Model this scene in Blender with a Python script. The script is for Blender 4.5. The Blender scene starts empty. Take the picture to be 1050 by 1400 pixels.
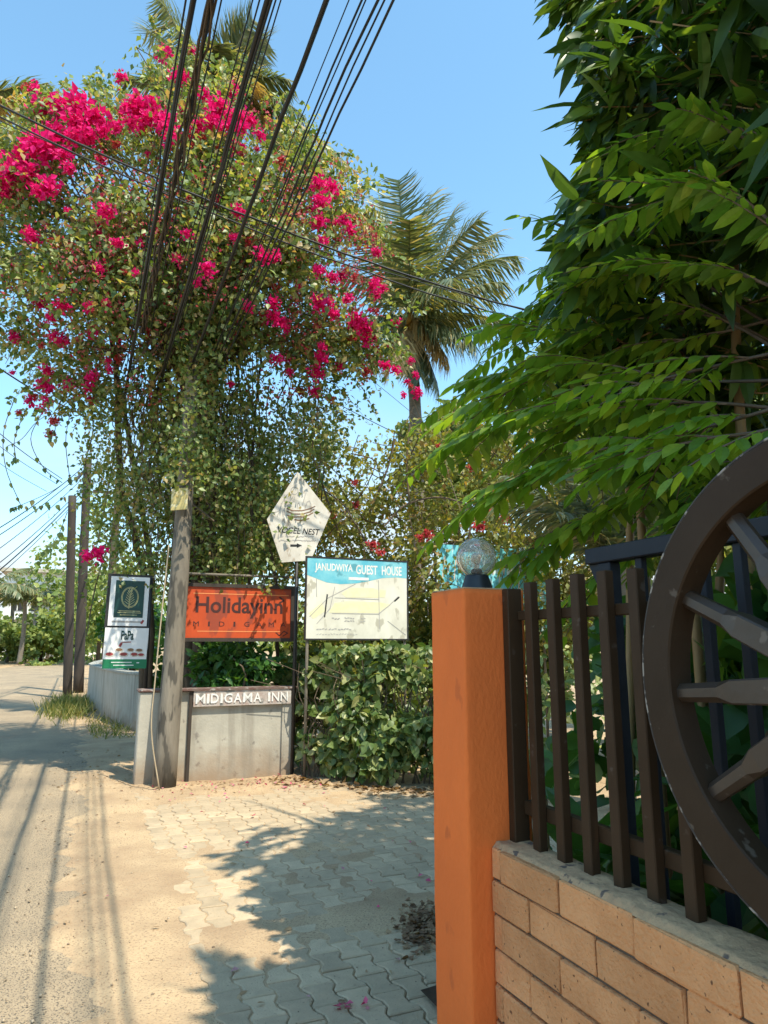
import bpy, math, random
import numpy as np
from mathutils import Vector, Matrix, Quaternion
random.seed(7); RNG = np.random.default_rng(11)
S = bpy.context.scene
COL = S.collection
# ------------------------------------------------------------------ camera, sky, sun, exposure
F = 950.0; PITCH = math.atan(180/950); H = 1.6; TH = math.radians(23.3)
CP, SP = math.cos(PITCH), math.sin(PITCH); CT, ST = math.cos(TH), math.sin(TH)
cam = bpy.data.cameras.new('camera'); co = bpy.data.objects.new('camera', cam); COL.objects.link(co)
cam.sensor_fit = 'VERTICAL'; cam.sensor_height = 36; cam.lens = 36*F/1400
cam.clip_start = 0.05; cam.clip_end = 3000
co.location = (0, 0, H); co.rotation_euler = (math.pi/2+PITCH, 0, 0)
S.camera = co
SUN_EL = math.radians(60); K = 0.38
_h = Vector((ST + K*CT, -CT + K*ST, 0)).normalized()
SUN = Vector((_h.x*math.cos(SUN_EL), _h.y*math.cos(SUN_EL), math.sin(SUN_EL)))
w = bpy.data.worlds.new('World'); S.world = w; w.use_nodes = True
nt = w.node_tree; nt.nodes.clear()
o_ = nt.nodes.new('ShaderNodeOutputWorld'); bg = nt.nodes.new('ShaderNodeBackground'); sky = nt.nodes.new('ShaderNodeTexSky')
sky.sky_type = 'NISHITA'; sky.sun_disc = False; sky.sun_elevation = SUN_EL
sky.sun_rotation = math.atan2(SUN.x, SUN.y); sky.air_density = 1.0; sky.dust_density = 0.35; sky.ozone_density = 1.0
bg.inputs['Strength'].default_value = 0.15
tc = nt.nodes.new('ShaderNodeTexCoord'); sx = nt.nodes.new('ShaderNodeSeparateXYZ'); nt.links.new(tc.outputs['Generated'], sx.inputs[0])
mp = nt.nodes.new('ShaderNodeMapping'); mp.inputs['Scale'].default_value = (2.6, 2.6, 7.0); nt.links.new(tc.outputs['Generated'], mp.inputs[0])
nz = nt.nodes.new('ShaderNodeTexNoise'); nz.inputs['Scale'].default_value = 1.3; nz.inputs['Detail'].default_value = 7; nt.links.new(mp.outputs[0], nz.inputs['Vector'])
r1 = nt.nodes.new('ShaderNodeMapRange'); r1.inputs[1].default_value = 0.38; r1.inputs[2].default_value = 0.60; nt.links.new(nz.outputs['Fac'], r1.inputs[0])
r2 = nt.nodes.new('ShaderNodeMapRange'); r2.inputs[1].default_value = 0.36; r2.inputs[2].default_value = 0.10; nt.links.new(sx.outputs['Z'], r2.inputs[0])
mu = nt.nodes.new('ShaderNodeMath'); mu.operation = 'MULTIPLY'; nt.links.new(r1.outputs[0], mu.inputs[0]); nt.links.new(r2.outputs[0], mu.inputs[1])
mxs = nt.nodes.new('ShaderNodeMix'); mxs.data_type = 'RGBA'; nt.links.new(mu.outputs[0], mxs.inputs['Factor'])
tint = nt.nodes.new('ShaderNodeMix'); tint.data_type = 'RGBA'; tint.blend_type = 'MULTIPLY'; tint.inputs['Factor'].default_value = 1; 
tr_ = nt.nodes.new('ShaderNodeMapRange'); tr_.inputs[1].default_value = 0; tr_.inputs[2].default_value = .42; nt.links.new(sx.outputs['Z'], tr_.inputs[0])
tm_ = nt.nodes.new('ShaderNodeMix'); tm_.data_type = 'RGBA'; nt.links.new(tr_.outputs[0], tm_.inputs['Factor']); tm_.inputs[6].default_value = (.52, .66, .70, 1); tm_.inputs[7].default_value = (.74, .955, .885, 1); nt.links.new(tm_.outputs[2], tint.inputs[7])
nt.links.new(sky.outputs[0], tint.inputs[6]); nt.links.new(tint.outputs[2], mxs.inputs[6]); mxs.inputs[7].default_value = (2.2, 2.35, 2.45, 1)
nt.links.new(mxs.outputs[2], bg.inputs['Color']); nt.links.new(bg.outputs[0], o_.inputs['Surface'])
sl = bpy.data.lights.new('sun', 'SUN'); sl.energy = 2.6; sl.angle = math.radians(0.53); sl.color = (1, 0.92, 0.76)
so = bpy.data.objects.new('sun', sl); COL.objects.link(so); so.rotation_euler = SUN.to_track_quat('Z', 'Y').to_euler(); so.location = (8, -8, 20)
S.view_settings.view_transform = 'Standard'; S.view_settings.look = 'None'; S.view_settings.gamma = 1
S.view_settings.exposure = 1.42
S.render.engine = 'CYCLES'; S.cycles.max_bounces = 8; S.cycles.transparent_max_bounces = 8

# ------------------------------------------------------------------ coordinate helpers
def W(q, d, z=0.0): return Vector((q*CT - d*ST, q*ST + d*CT, z))          # q across the road, d along it
EV = W(1, 0); DV = W(0, 1)
def ray(u, v):
    x = (u-525)/F; y = (700-v)/F
    return Vector((x, CP - y*SP, SP + y*CP))
def PY(u, v, Y): r = ray(u, v); p = r*(Y/r.y); return Vector((p.x, p.y, p.z+H))
def PD(u, v, d): r = ray(u, v); t = d/(-r.x*ST + r.y*CT); return Vector((r.x*t, r.y*t, r.z*t+H))
def PZ(u, v, z=0): r = ray(u, v); t = (z-H)/r.z; return Vector((r.x*t, r.y*t, z))
def QD(p): return (p.x*CT + p.y*ST, -p.x*ST + p.y*CT)
def proj(P):
    P = np.asarray(P, float).reshape(-1, 3)
    f = P[:, 1]*CP + (P[:, 2]-H)*SP; up = -P[:, 1]*SP + (P[:, 2]-H)*CP
    f2 = np.where(f > 0.05, f, 1e9)
    return 525+F*P[:, 0]/f2, 700-F*up/f2, f
def interp(x, xs, ys): return float(np.interp(x, xs, ys))

# ------------------------------------------------------------------ materials
MATS = {}
def nodes(m):
    m.use_nodes = True; t = m.node_tree; t.nodes.clear()
    out = t.nodes.new('ShaderNodeOutputMaterial'); b = t.nodes.new('ShaderNodeBsdfPrincipled'); t.links.new(b.outputs[0], out.inputs[0])
    return t, b, out
def c4(c): return (c[0], c[1], c[2], 1)
def mat(name, c1, c2=None, scale=6, rough=0.8, bump=0.0, bscale=None, metal=0.0, c3=None, s3=60, t3=0.62, rnd=0.0, spec=0.4, lo=0.35, hi=0.65, stretch=None):
    if name in MATS: return MATS[name]
    m = bpy.data.materials.new(name); t, b, out = nodes(m); MATS[name] = m
    L = t.links.new
    b.inputs['Roughness'].default_value = rough; b.inputs['Metallic'].default_value = metal; b.inputs['Specular IOR Level'].default_value = spec
    tcn = t.nodes.new('ShaderNodeTexCoord'); vec = tcn.outputs['Object']
    if rnd:
        oi = t.nodes.new('ShaderNodeObjectInfo'); ad = t.nodes.new('ShaderNodeVectorMath'); ad.operation = 'ADD'
        ms = t.nodes.new('ShaderNodeMath'); ms.operation = 'MULTIPLY'; ms.inputs[1].default_value = 37.0; L(oi.outputs['Random'], ms.inputs[0])
        L(vec, ad.inputs[0]); L(ms.outputs[0], ad.inputs[1]); vec = ad.outputs[0]
    if stretch:
        mpn = t.nodes.new('ShaderNodeMapping'); mpn.inputs['Scale'].default_value = stretch; L(vec, mpn.inputs[0]); vec = mpn.outputs[0]
    colout = None
    n1 = t.nodes.new('ShaderNodeTexNoise'); n1.inputs['Scale'].default_value = scale; n1.inputs['Detail'].default_value = 8; n1.inputs['Roughness'].default_value = 0.62; L(vec, n1.inputs['Vector'])
    mr = t.nodes.new('ShaderNodeMapRange'); mr.inputs[1].default_value = lo; mr.inputs[2].default_value = hi; L(n1.outputs['Fac'], mr.inputs[0])
    mx = t.nodes.new('ShaderNodeMix'); mx.data_type = 'RGBA'; L(mr.outputs[0], mx.inputs['Factor'])
    mx.inputs[6].default_value = c4(c1); mx.inputs[7].default_value = c4(c2 or c1); colout = mx.outputs[2]
    if c3:
        n3 = t.nodes.new('ShaderNodeTexNoise'); n3.inputs['Scale'].default_value = s3; n3.inputs['Detail'].default_value = 3; L(vec, n3.inputs['Vector'])
        m3 = t.nodes.new('ShaderNodeMapRange'); m3.inputs[1].default_value = t3; m3.inputs[2].default_value = t3+0.06; L(n3.outputs['Fac'], m3.inputs[0])
        x3 = t.nodes.new('ShaderNodeMix'); x3.data_type = 'RGBA'; L(m3.outputs[0], x3.inputs['Factor']); L(colout, x3.inputs[6]); x3.inputs[7].default_value = c4(c3); colout = x3.outputs[2]
    if rnd:
        hs = t.nodes.new('ShaderNodeHueSaturation'); mrr = t.nodes.new('ShaderNodeMapRange'); mrr.inputs[3].default_value = 1-rnd; mrr.inputs[4].default_value = 1+rnd
        L(oi.outputs['Random'], mrr.inputs[0]); L(mrr.outputs[0], hs.inputs['Value']); L(colout, hs.inputs['Color']); colout = hs.outputs[0]
    L(colout, b.inputs['Base Color'])
    if bump:
        nb = t.nodes.new('ShaderNodeTexNoise'); nb.inputs['Scale'].default_value = bscale or scale*6; nb.inputs['Detail'].default_value = 6; L(vec, nb.inputs['Vector'])
        bp = t.nodes.new('ShaderNodeBump'); bp.inputs['Strength'].default_value = bump; bp.inputs['Distance'].default_value = 0.01; L(nb.outputs['Fac'], bp.inputs['Height']); L(bp.outputs[0], b.inputs['Normal'])
    return m
def leafmat(name, ramp, trans=0.32, rough=0.45, tcol=None, spec=0.4):
    if name in MATS: return MATS[name]
    m = bpy.data.materials.new(name); t, b, out = nodes(m); MATS[name] = m; L = t.links.new
    at = t.nodes.new('ShaderNodeAttribute'); at.attribute_name = 'rnd'; oi = t.nodes.new('ShaderNodeObjectInfo')
    ad = t.nodes.new('ShaderNodeMath'); ad.operation = 'ADD'; L(at.outputs['Fac'], ad.inputs[0]); L(oi.outputs['Random'], ad.inputs[1])
    fr = t.nodes.new('ShaderNodeMath'); fr.operation = 'FRACT'; L(ad.outputs[0], fr.inputs[0])
    cr = t.nodes.new('ShaderNodeValToRGB'); L(fr.outputs[0], cr.inputs[0]); el = cr.color_ramp.elements
    while len(el) < len(ramp): el.new(0.5)
    for e, (p, c) in zip(el, ramp): e.position = p; e.color = c4(c)
    tcl = t.nodes.new('ShaderNodeTexCoord'); nl = t.nodes.new('ShaderNodeTexNoise'); nl.inputs['Scale'].default_value = 9; nl.inputs['Detail'].default_value = 4; L(tcl.outputs['Object'], nl.inputs['Vector'])
    hl = t.nodes.new('ShaderNodeMapRange'); hl.inputs[1].default_value = .3; hl.inputs[2].default_value = .7; hl.inputs[3].default_value = .72; hl.inputs[4].default_value = 1.25; L(nl.outputs['Fac'], hl.inputs[0])
    hv_ = t.nodes.new('ShaderNodeHueSaturation'); L(hl.outputs[0], hv_.inputs['Value']); L(cr.outputs[0], hv_.inputs['Color'])
    L(hv_.outputs[0], b.inputs['Base Color']); b.inputs['Roughness'].default_value = rough; b.inputs['Specular IOR Level'].default_value = spec
    tr = t.nodes.new('ShaderNodeBsdfTranslucent'); g = t.nodes.new('ShaderNodeMix'); g.data_type = 'RGBA'; g.blend_type = 'MULTIPLY'; g.inputs['Factor'].default_value = 1
    L(cr.outputs[0], g.inputs[6]); g.inputs[7].default_value = c4(tcol or (2.2, 1.9, 0.6)); L(g.outputs[2], tr.inputs['Color'])
    ms = t.nodes.new('ShaderNodeMixShader'); ms.inputs[0].default_value = trans; L(b.outputs[0], ms.inputs[1]); L(tr.outputs[0], ms.inputs[2]); L(ms.outputs[0], out.inputs[0])
    return m

m_sand = mat('sand', (.50, .365, .22), (.35, .245, .15), 1.3, 0.95, 0.9, 55, c3=(.30, .21, .13), s3=85, t3=.57, spec=.1, lo=.38, hi=.62)
m_asph = mat('asphalt', (.29, .23, .158), (.44, .335, .215), .9, 0.94, 0.8, 150, c3=(.15, .125, .095), s3=120, t3=.54, spec=.12)
m_paver = mat('paver_concrete', (.40, .31, .20), (.49, .375, .24), 9, 0.93, 0.45, 90, rnd=.16, c3=(.24, .19, .125), s3=70, t3=.66)
m_plaster = mat('plaster', (.45, .42, .345), (.34, .32, .265), 3.0, 0.9, 0.25, 40, c3=(.22, .20, .17), s3=7, t3=.64)
def stain(m, z1=.42, col=(.27, .175, .10)):
    t = m.node_tree; b = [n for n in t.nodes if n.type == 'BSDF_PRINCIPLED'][0]; L = t.links.new; src = b.inputs['Base Color'].links[0].from_socket
    tc_ = t.nodes.new('ShaderNodeTexCoord'); sp = t.nodes.new('ShaderNodeSeparateXYZ'); L(tc_.outputs['Object'], sp.inputs[0])
    nn = t.nodes.new('ShaderNodeTexNoise'); nn.inputs['Scale'].default_value = 5; nn.inputs['Detail'].default_value = 6; L(tc_.outputs['Object'], nn.inputs['Vector'])
    ma = t.nodes.new('ShaderNodeMath'); ma.operation = 'MULTIPLY_ADD'; ma.inputs[1].default_value = .6; ma.inputs[2].default_value = -.3; L(nn.outputs['Fac'], ma.inputs[0])
    sb_ = t.nodes.new('ShaderNodeMath'); sb_.operation = 'ADD'; L(sp.outputs['Z'], sb_.inputs[0]); L(ma.outputs[0], sb_.inputs[1])
    mr = t.nodes.new('ShaderNodeMapRange'); mr.inputs[1].default_value = z1; mr.inputs[2].default_value = 0; mr.inputs[4].default_value = .75; L(sb_.outputs[0], mr.inputs[0])
    mx = t.nodes.new('ShaderNodeMix'); mx.data_type = 'RGBA'; L(mr.outputs[0], mx.inputs['Factor']); L(src, mx.inputs[6]); mx.inputs[7].default_value = c4(col)
    mp_ = t.nodes.new('ShaderNodeMapping'); mp_.inputs['Scale'].default_value = (9, 9, .7); L(tc_.outputs['Object'], mp_.inputs[0]); n2 = t.nodes.new('ShaderNodeTexNoise'); n2.inputs['Scale'].default_value = 1; n2.inputs['Detail'].default_value = 5; L(mp_.outputs[0], n2.inputs['Vector'])
    m2 = t.nodes.new('ShaderNodeMapRange'); m2.inputs[1].default_value = .52; m2.inputs[2].default_value = .72; m2.inputs[4].default_value = .55; L(n2.outputs['Fac'], m2.inputs[0])
    x2 = t.nodes.new('ShaderNodeMix'); x2.data_type = 'RGBA'; L(m2.outputs[0], x2.inputs['Factor']); L(mx.outputs[2], x2.inputs[6]); x2.inputs[7].default_value = (.19, .165, .13, 1); L(x2.outputs[2], b.inputs['Base Color'])
stain(m_plaster)
m_plaster2 = mat('plaster_pale', (.47, .42, .335), (.39, .345, .27), 2.2, 0.9, 0.2, 40)
stain(m_plaster2, .3)
m_dirtbase = mat('wall_stain', (.30, .215, .14), (.38, .30, .21), 5, 0.95, .3, 30)
m_band = mat('band_paint', (.50, .47, .42), (.33, .23, .19), 9, 0.85, 0.3, 50, c3=(.20, .19, .17), s3=11, t3=.56)
m_white = mat('white_paint', (.80, .79, .75), (.66, .63, .58), 14, 0.6)
m_redox = mat('red_oxide', (.13, .06, .048), (.16, .12, .10), 8, .8, .2, 40, c3=(.32, .28, .25), s3=14, t3=.55)
m_cpole = mat('weathered_concrete', (.25, .215, .165), (.14, .12, .095), 5, .92, .6, 50, c3=(.09, .08, .065), s3=11, t3=.54, stretch=(1, 1, .22), spec=.15)
m_black = mat('black_steel', (.020, .019, .019), (.035, .032, .030), 9, .5, .1, 60)
m_blackpole = mat('tarred_wood', (.035, .028, .022), (.06, .045, .034), 6, .8, .4, 40, stretch=(1, 1, .2))
m_wire = mat('cable_rubber', (.012, .012, .013), (.02, .02, .02), 4, .55)
m_orange = mat('orange_render', (.86, .195, .044), (.74, .165, .040), 2.2, .8, .35, 70, c3=(.66, .148, .04), s3=11, t3=.66, spec=.12, stretch=(1, 1, .6))
m_brick = mat('split_block', (.76, .365, .160), (.60, .275, .115), 5, .92, 1.0, 80, c3=(.18, .08, .04), s3=62, t3=.665, rnd=.18, spec=.12)
m_mortar = mat('mortar', (.58, .36, .19), (.42, .26, .14), 12, .95, .9, 45, c3=(.14, .10, .075), s3=22, t3=.62)
m_mortard = mat('joint_mortar', (.12, .085, .06), (.17, .12, .08), 20, .95, .5, 80)
m_brown = mat('brown_enamel', (.044, .024, .012), (.056, .032, .017), 5, .5, .06, 60, c3=(.085, .06, .045), s3=20, t3=.67, spec=.13)
m_wheel = mat('wheel_enamel', (.034, .020, .011), (.048, .029, .017), 4, .5, .12, 40, c3=(.10, .075, .055), s3=22, t3=.665, spec=.13, lo=.3, hi=.7)
m_spoke = mat('spoke_enamel', (.040, .026, .017), (.060, .042, .030), 7, .34, .1, 40, c3=(.12, .095, .075), s3=26, t3=.66, spec=.45)
m_tyre = mat('worn_tyre_iron', (.035, .028, .024), (.06, .05, .042), 14, .6, .3, 60, c3=(.34, .29, .24), s3=30, t3=.55)
m_gate = mat('navy_steel', (.014, .016, .022), (.020, .022, .028), 6, .5, .1, 50, spec=.25)
m_bark = mat('vine_bark', (.115, .085, .055), (.065, .048, .034), 9, .95, .9, 40, stretch=(1, 1, .3))
m_twig = mat('twig', (.16, .115, .075), (.10, .072, .048), 12, .9)
m_cane = mat('cane', (.30, .20, .085), (.22, .13, .05), 6, .6, .1, 40, stretch=(1, 1, .4))
m_palmtrunk = mat('palm_trunk', (.24, .21, .17), (.16, .135, .105), 6, .95, .8, 20, stretch=(1, 1, 3))
m_signw = mat('sign_white', (.70, .66, .58), (.52, .47, .39), 5, .6, c3=(.42, .35, .27), s3=14, t3=.60, stretch=(1, 1, .5))
m_map = mat('map_board', (.74, .71, .60), (.60, .57, .47), 4, .6, c3=(.46, .43, .34), s3=9, t3=.60, stretch=(1, 1, .5))
m_signw2 = mat('sign_clean_white', (.80, .80, .79), (.72, .72, .70), 5, .4)
m_signo = mat('sign_orange', (.54, .075, .016), (.44, .062, .016), 5, .5, c3=(.30, .055, .025), s3=6, t3=.55, stretch=(1, 1, .5))
m_signd = mat('sign_letters_dark', (.075, .022, .018), (.05, .02, .016), 9, .5)
m_cyan = mat('sign_cyan', (.10, .43, .54), (.24, .56, .62), 6, .55, c3=(.10, .32, .38), s3=7, t3=.58)
m_cyan2 = mat('sign_pale_cyan', (.22, .66, .76), (.10, .50, .63), 7, .5, c3=(.62, .80, .82), s3=9, t3=.58, stretch=(1, 1, .35))
m_yel = mat('sign_yellow', (.74, .69, .40), (.72, .68, .48), 9, .5)
m_cream = mat('sign_cream', (.78, .68, .46), (.72, .60, .36), 6, .6)
m_grn = mat('sign_dark_green', (.010, .058, .045), (.008, .042, .040), 6, .35)
m_grn2 = mat('sign_green', (.010, .16, .068), (.012, .19, .085), 8, .4)
m_gold = mat('gold_ink', (.42, .36, .16), (.30, .33, .18), 12, .4)
m_ink = mat('black_ink', (.02, .02, .02), (.03, .03, .03), 9, .5)
m_grey_ink = mat('grey_ink', (.33, .31, .29), (.42, .40, .37), 9, .6)
m_brownink = mat('brown_ink', (.26, .14, .07), (.18, .10, .06), 9, .6)
m_redink = mat('red_ink', (.40, .05, .06), (.22, .06, .04), 30, .6)
m_yelplate = mat('yellow_plate', (.55, .44, .17), (.42, .34, .13), 7, .6, c3=(.66, .58, .34), s3=10, t3=.56)
m_lampblk = mat('lamp_plastic', (.016, .017, .019), (.022, .023, .026), 8, .35)
m_brass = mat('bulb_cap', (.35, .28, .18), (.30, .24, .15), 8, .35, metal=.9)
m_dry = leafmat('dry_leaf', [(0, (.30, .19, .10)), (.5, (.42, .30, .17)), (1, (.20, .12, .07))], .1, .8)
m_dark_dry = leafmat('dark_dry_leaf', [(0, (.13, .075, .04)), (.6, (.22, .13, .07)), (1, (.36, .25, .14))], .1, .85)
m_petal = leafmat('fallen_bract', [(0, (.50, .03, .13)), (.6, (.60, .16, .22)), (1, (.45, .28, .26))], .2, .7, (1.2, .8, .9))
m_boug = leafmat('bougainvillea_leaf', [(0, (.062, .12, .034)), (.4, (.145, .21, .062)), (.75, (.28, .335, .12)), (1, (.40, .29, .14))], .34, .42)
m_bract = leafmat('pink_bract', [(0, (.70, .008, .15)), (.5, (.79, .018, .22)), (1, (.62, .010, .125))], .30, .6, (1.2, .6, 1.05), spec=.15)
m_bract2 = leafmat('red_bract', [(0, (.52, .035, .05)), (.5, (.60, .075, .10)), (1, (.46, .11, .075))], .30, .6, (1.2, .8, .7), spec=.15)
m_bract3 = leafmat('faded_bract', [(0, (.50, .03, .09)), (.4, (.48, .10, .12)), (.75, (.50, .22, .15)), (1, (.62, .05, .14))], .3, .6, (1.2, .8, .8), spec=.15)
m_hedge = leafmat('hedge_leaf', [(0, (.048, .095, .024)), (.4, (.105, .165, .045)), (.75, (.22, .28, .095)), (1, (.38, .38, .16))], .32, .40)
m_bam = leafmat('lance_leaf', [(0, (.022, .055, .014)), (.5, (.045, .100, .020)), (.80, (.10, .19, .030)), (1, (.13, .20, .035))], .36, .38, spec=.28)
m_pin = leafmat('pinnate_leaf', [(0, (.085, .18, .026)), (.5, (.145, .265, .034)), (.85, (.22, .34, .042)), (1, (.31, .39, .05))], .5, .40, spec=.3)
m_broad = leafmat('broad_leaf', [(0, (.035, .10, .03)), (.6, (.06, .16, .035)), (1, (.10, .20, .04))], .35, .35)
m_thick = leafmat('thicket_leaf', [(0, (.10, .13, .032)), (.45, (.19, .215, .055)), (.8, (.28, .28, .075)), (1, (.30, .19, .08))], .35, .5)
m_palm = leafmat('palm_leaflet', [(0, (.075, .11, .055)), (.5, (.12, .155, .075)), (.85, (.20, .215, .11)), (1, (.42, .34, .18))], .26, .38)
m_palmdry = leafmat('dry_palm_leaflet', [(0, (.36, .24, .09)), (.5, (.44, .33, .15)), (1, (.30, .20, .09))], .25, .6)
m_far = leafmat('far_leaf', [(0, (.10, .16, .045)), (.5, (.18, .25, .065)), (1, (.30, .33, .10))], .3, .6)
m_grass = leafmat('grass_blade', [(0, (.09, .13, .03)), (.5, (.16, .19, .05)), (1, (.42, .35, .15))], .3, .6)
m_glassb = None

# ------------------------------------------------------------------ mesh building
ORG = {}
def link(o, parent=None):
    COL.objects.link(o)
    if parent is not None: o.parent = parent; ORG[o.name] = ORG[parent.name]
    return o
def tag(o, label=None, cat=None, group=None, kind=None):
    if label: o['label'] = label
    if cat: o['category'] = cat
    if group: o['group'] = group
    if kind: o['kind'] = kind
    return o
def thing(name, loc, label, cat, group=None):
    o = bpy.data.objects.new(name, None); o.empty_display_size = .1; o.location = loc; COL.objects.link(o); ORG[o.name] = Vector(loc)
    return tag(o, label, cat, group)
def raw(name, V, Fc, m, parent=None, smooth=False, rnd=None, org=None):
    """V (n,3) world coords, faces: ndarray (k,3|4) or list"""
    me = bpy.data.meshes.new(name)
    og = ORG[parent.name] if parent is not None else Vector((0, 0, 0) if org is None else org)
    V = np.asarray(V, np.float32) - np.array(og, np.float32)
    if isinstance(Fc, np.ndarray):
        n, k = Fc.shape
        me.vertices.add(len(V)); me.vertices.foreach_set('co', V.ravel())
        me.loops.add(n*k); me.loops.foreach_set('vertex_index', Fc.astype(np.int32).ravel())
        me.polygons.add(n); me.polygons.foreach_set('loop_start', np.arange(0, n*k, k, dtype=np.int32))
        me.update(calc_edges=True)
    else:
        me.from_pydata(V.tolist(), [], Fc); me.update()
    if smooth: me.polygons.foreach_set('use_smooth', np.ones(len(me.polygons), bool))
    if rnd is not None:
        a = me.attributes.new('rnd', 'FLOAT', 'POINT'); a.data.foreach_set('value', np.asarray(rnd, np.float32))
    if m: me.materials.append(m)
    o = bpy.data.objects.new(name, me); link(o, parent)
    if parent is None: o.location = og; ORG[o.name] = Vector(og)
    return o
class MB:
    def __init__(s): s.v = []; s.f = []
    def add(s, V, Fc):
        b = len(s.v); s.v += [tuple(p) for p in V]; s.f += [tuple(i+b for i in f) for f in Fc]; return s
    def hexa(s, c):      # 8 corners: bottom 4 ccw, top 4
        return s.add(c, [(3, 2, 1, 0), (4, 5, 6, 7), (0, 1, 5, 4), (1, 2, 6, 5), (2, 3, 7, 6), (3, 0, 4, 7)])
    def box(s, O, ax, ay, az, x0, x1, y0, y1, z0, z1, bev=0):
        O, ax, ay, az = map(Vector, (O, ax, ay, az))
        P = lambda x, y, z: O+ax*x+ay*y+az*z
        if not bev: return s.hexa([P(x0, y0, z0), P(x1, y0, z0), P(x1, y1, z0), P(x0, y1, z0), P(x0, y0, z1), P(x1, y0, z1), P(x1, y1, z1), P(x0, y1, z1)])
        b = bev; vs = []; 
        for (xi, yi, zi) in [(a, c, e) for a in (0, 1) for c in (0, 1) for e in (0, 1)]:
            X, Y, Z = (x0, x1)[xi], (y0, y1)[yi], (z0, z1)[zi]; sxn, syn, szn = (1-2*xi)*b, (1-2*yi)*b, (1-2*zi)*b
            vs += [P(X, Y+syn, Z+szn), P(X+sxn, Y, Z+szn), P(X+sxn, Y+syn, Z)]
        I = lambda x, y, z, k: (x*4+y*2+z)*3+k
        fs = []
        for i in (0, 1):
            fs.append([I(i, 0, 0, 0), I(i, 1, 0, 0), I(i, 1, 1, 0), I(i, 0, 1, 0)]); fs.append([I(0, i, 0, 1), I(1, i, 0, 1), I(1, i, 1, 1), I(0, i, 1, 1)]); fs.append([I(0, 0, i, 2), I(1, 0, i, 2), I(1, 1, i, 2), I(0, 1, i, 2)])
        for a in (0, 1):
            for c in (0, 1):
                fs.append([I(a, c, 0, 0), I(a, c, 1, 0), I(a, c, 1, 1), I(a, c, 0, 1)])
                fs.append([I(a, 0, c, 0), I(a, 1, c, 0), I(a, 1, c, 2), I(a, 0, c, 2)])
                fs.append([I(0, a, c, 1), I(1, a, c, 1), I(1, a, c, 2), I(0, a, c, 2)])
                for e in (0, 1): fs.append([I(a, c, e, 0), I(a, c, e, 1), I(a, c, e, 2)])
        return s.add(vs, fs)
    def wbox(s, q0, q1, d0, d1, z0, z1, bev=0): return s.box((0, 0, 0), EV, DV, (0, 0, 1), q0, q1, d0, d1, z0, z1, bev)
    def tube(s, pts, rad, n=6, cap=True):
        pts = [Vector(p) for p in pts]; k = len(pts); rad = [rad]*k if np.isscalar(rad) else list(rad)
        vs = []; up = Vector((.13, .21, .97))
        for i, p in enumerate(pts):
            t = (pts[min(i+1, k-1)]-pts[max(i-1, 0)]).normalized()
            a = t.cross(up)
            if a.length < .15: a = t.cross(Vector((1, 0, 0)))
            a.normalize(); b = t.cross(a)
            vs += [p+(a*math.cos(2*math.pi*j/n)+b*math.sin(2*math.pi*j/n))*rad[i] for j in range(n)]
        fs = [(i*n+j, i*n+(j+1) % n, (i+1)*n+(j+1) % n, (i+1)*n+j) for i in range(k-1) for j in range(n)]
        if cap: fs += [tuple(range(n))[::-1], tuple(range((k-1)*n, k*n))]
        return s.add(vs, fs)
    def lathe(s, c, prof, n=24):
        c = Vector(c); k = len(prof)
        vs = [c+Vector((r*math.cos(2*math.pi*j/n), r*math.sin(2*math.pi*j/n), z)) for r, z in prof for j in range(n)]
        fs = [(i*n+j, i*n+(j+1) % n, (i+1)*n+(j+1) % n, (i+1)*n+j) for i in range(k-1) for j in range(n)] + [tuple(range(n))[::-1], tuple(range((k-1)*n, k*n))]
        return s.add(vs, fs)
    def prism(s, poly, off):     # poly: list of world Vectors, off Vector
        n = len(poly); off = Vector(off); vs = [Vector(p) for p in poly]+[Vector(p)+off for p in poly]
        return s.add(vs, [tuple(range(n))[::-1], tuple(range(n, 2*n))]+[(i, (i+1) % n, n+(i+1) % n, n+i) for i in range(n)])
    def build(s, name, m, parent=None, smooth=False, org=None):
        o = raw(name, np.array([tuple(p) for p in s.v]), s.f, m, parent, smooth, org=org); return o
def bevel(o, wdt, seg=2):
    b = o.modifiers.new('bevel', 'BEVEL'); b.width = wdt; b.segments = seg; b.limit_method = 'ANGLE'; b.angle_limit = math.radians(40)
    return o
def wpath(pts, n):  # catmull-rom resample
    P = [np.array(p, float) for p in pts]; P = [2*P[0]-P[1]]+P+[2*P[-1]-P[-2]]; out = []
    segs = len(P)-3
    for i in range(n):
        x = i/(n-1)*segs; k = min(int(x), segs-1); t = x-k; a, b, c, d = P[k:k+4]
        out.append(Vector(.5*((2*b)+(-a+c)*t+(2*a-5*b+4*c-d)*t*t+(-a+3*b-3*c+d)*t**3)))
    return out

# leaf templates ---------------------------------------------------
def leaf_t(xs, ws, fold=.25, droop=.1):
    V = [(x, 0, -droop*x*x) for x in xs]; n = len(xs); Fc = []
    for sgn in (1, -1):
        b = len(V)
        for x, wd in zip(xs[1:-1], ws): V.append((x-.04, sgn*wd, -droop*x*x+fold*wd))
        T = [(0, 1, b)]
        for i in range(n-3): T += [(i+1, i+2, b+i), (i+2, b+i+1, b+i)]
        T += [(n-2, n-1, b+n-3)]
        if sgn > 0: T = [(a, c, e) for a, c, e in T]
        else: T = [(a, e, c) for a, c, e in T]
        Fc += T
    return np.array(V, float), np.array(Fc, int)
T_LANCE = leaf_t([0, .10, .26, .48, .70, .87, 1], [.07, .118, .125, .095, .045], .3, .2)
T_LEAFLET = leaf_t([0, .10, .28, .50, .72, .88, 1], [.10, .175, .195, .155, .075], .2, .14)
T_OVATE = leaf_t([0, .12, .34, .60, .82, 1], [.25, .36, .30, .15], .25, .12)
T_OVLO = leaf_t([0, .28, .62, 1], [.36, .27], .25, .12)
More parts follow.
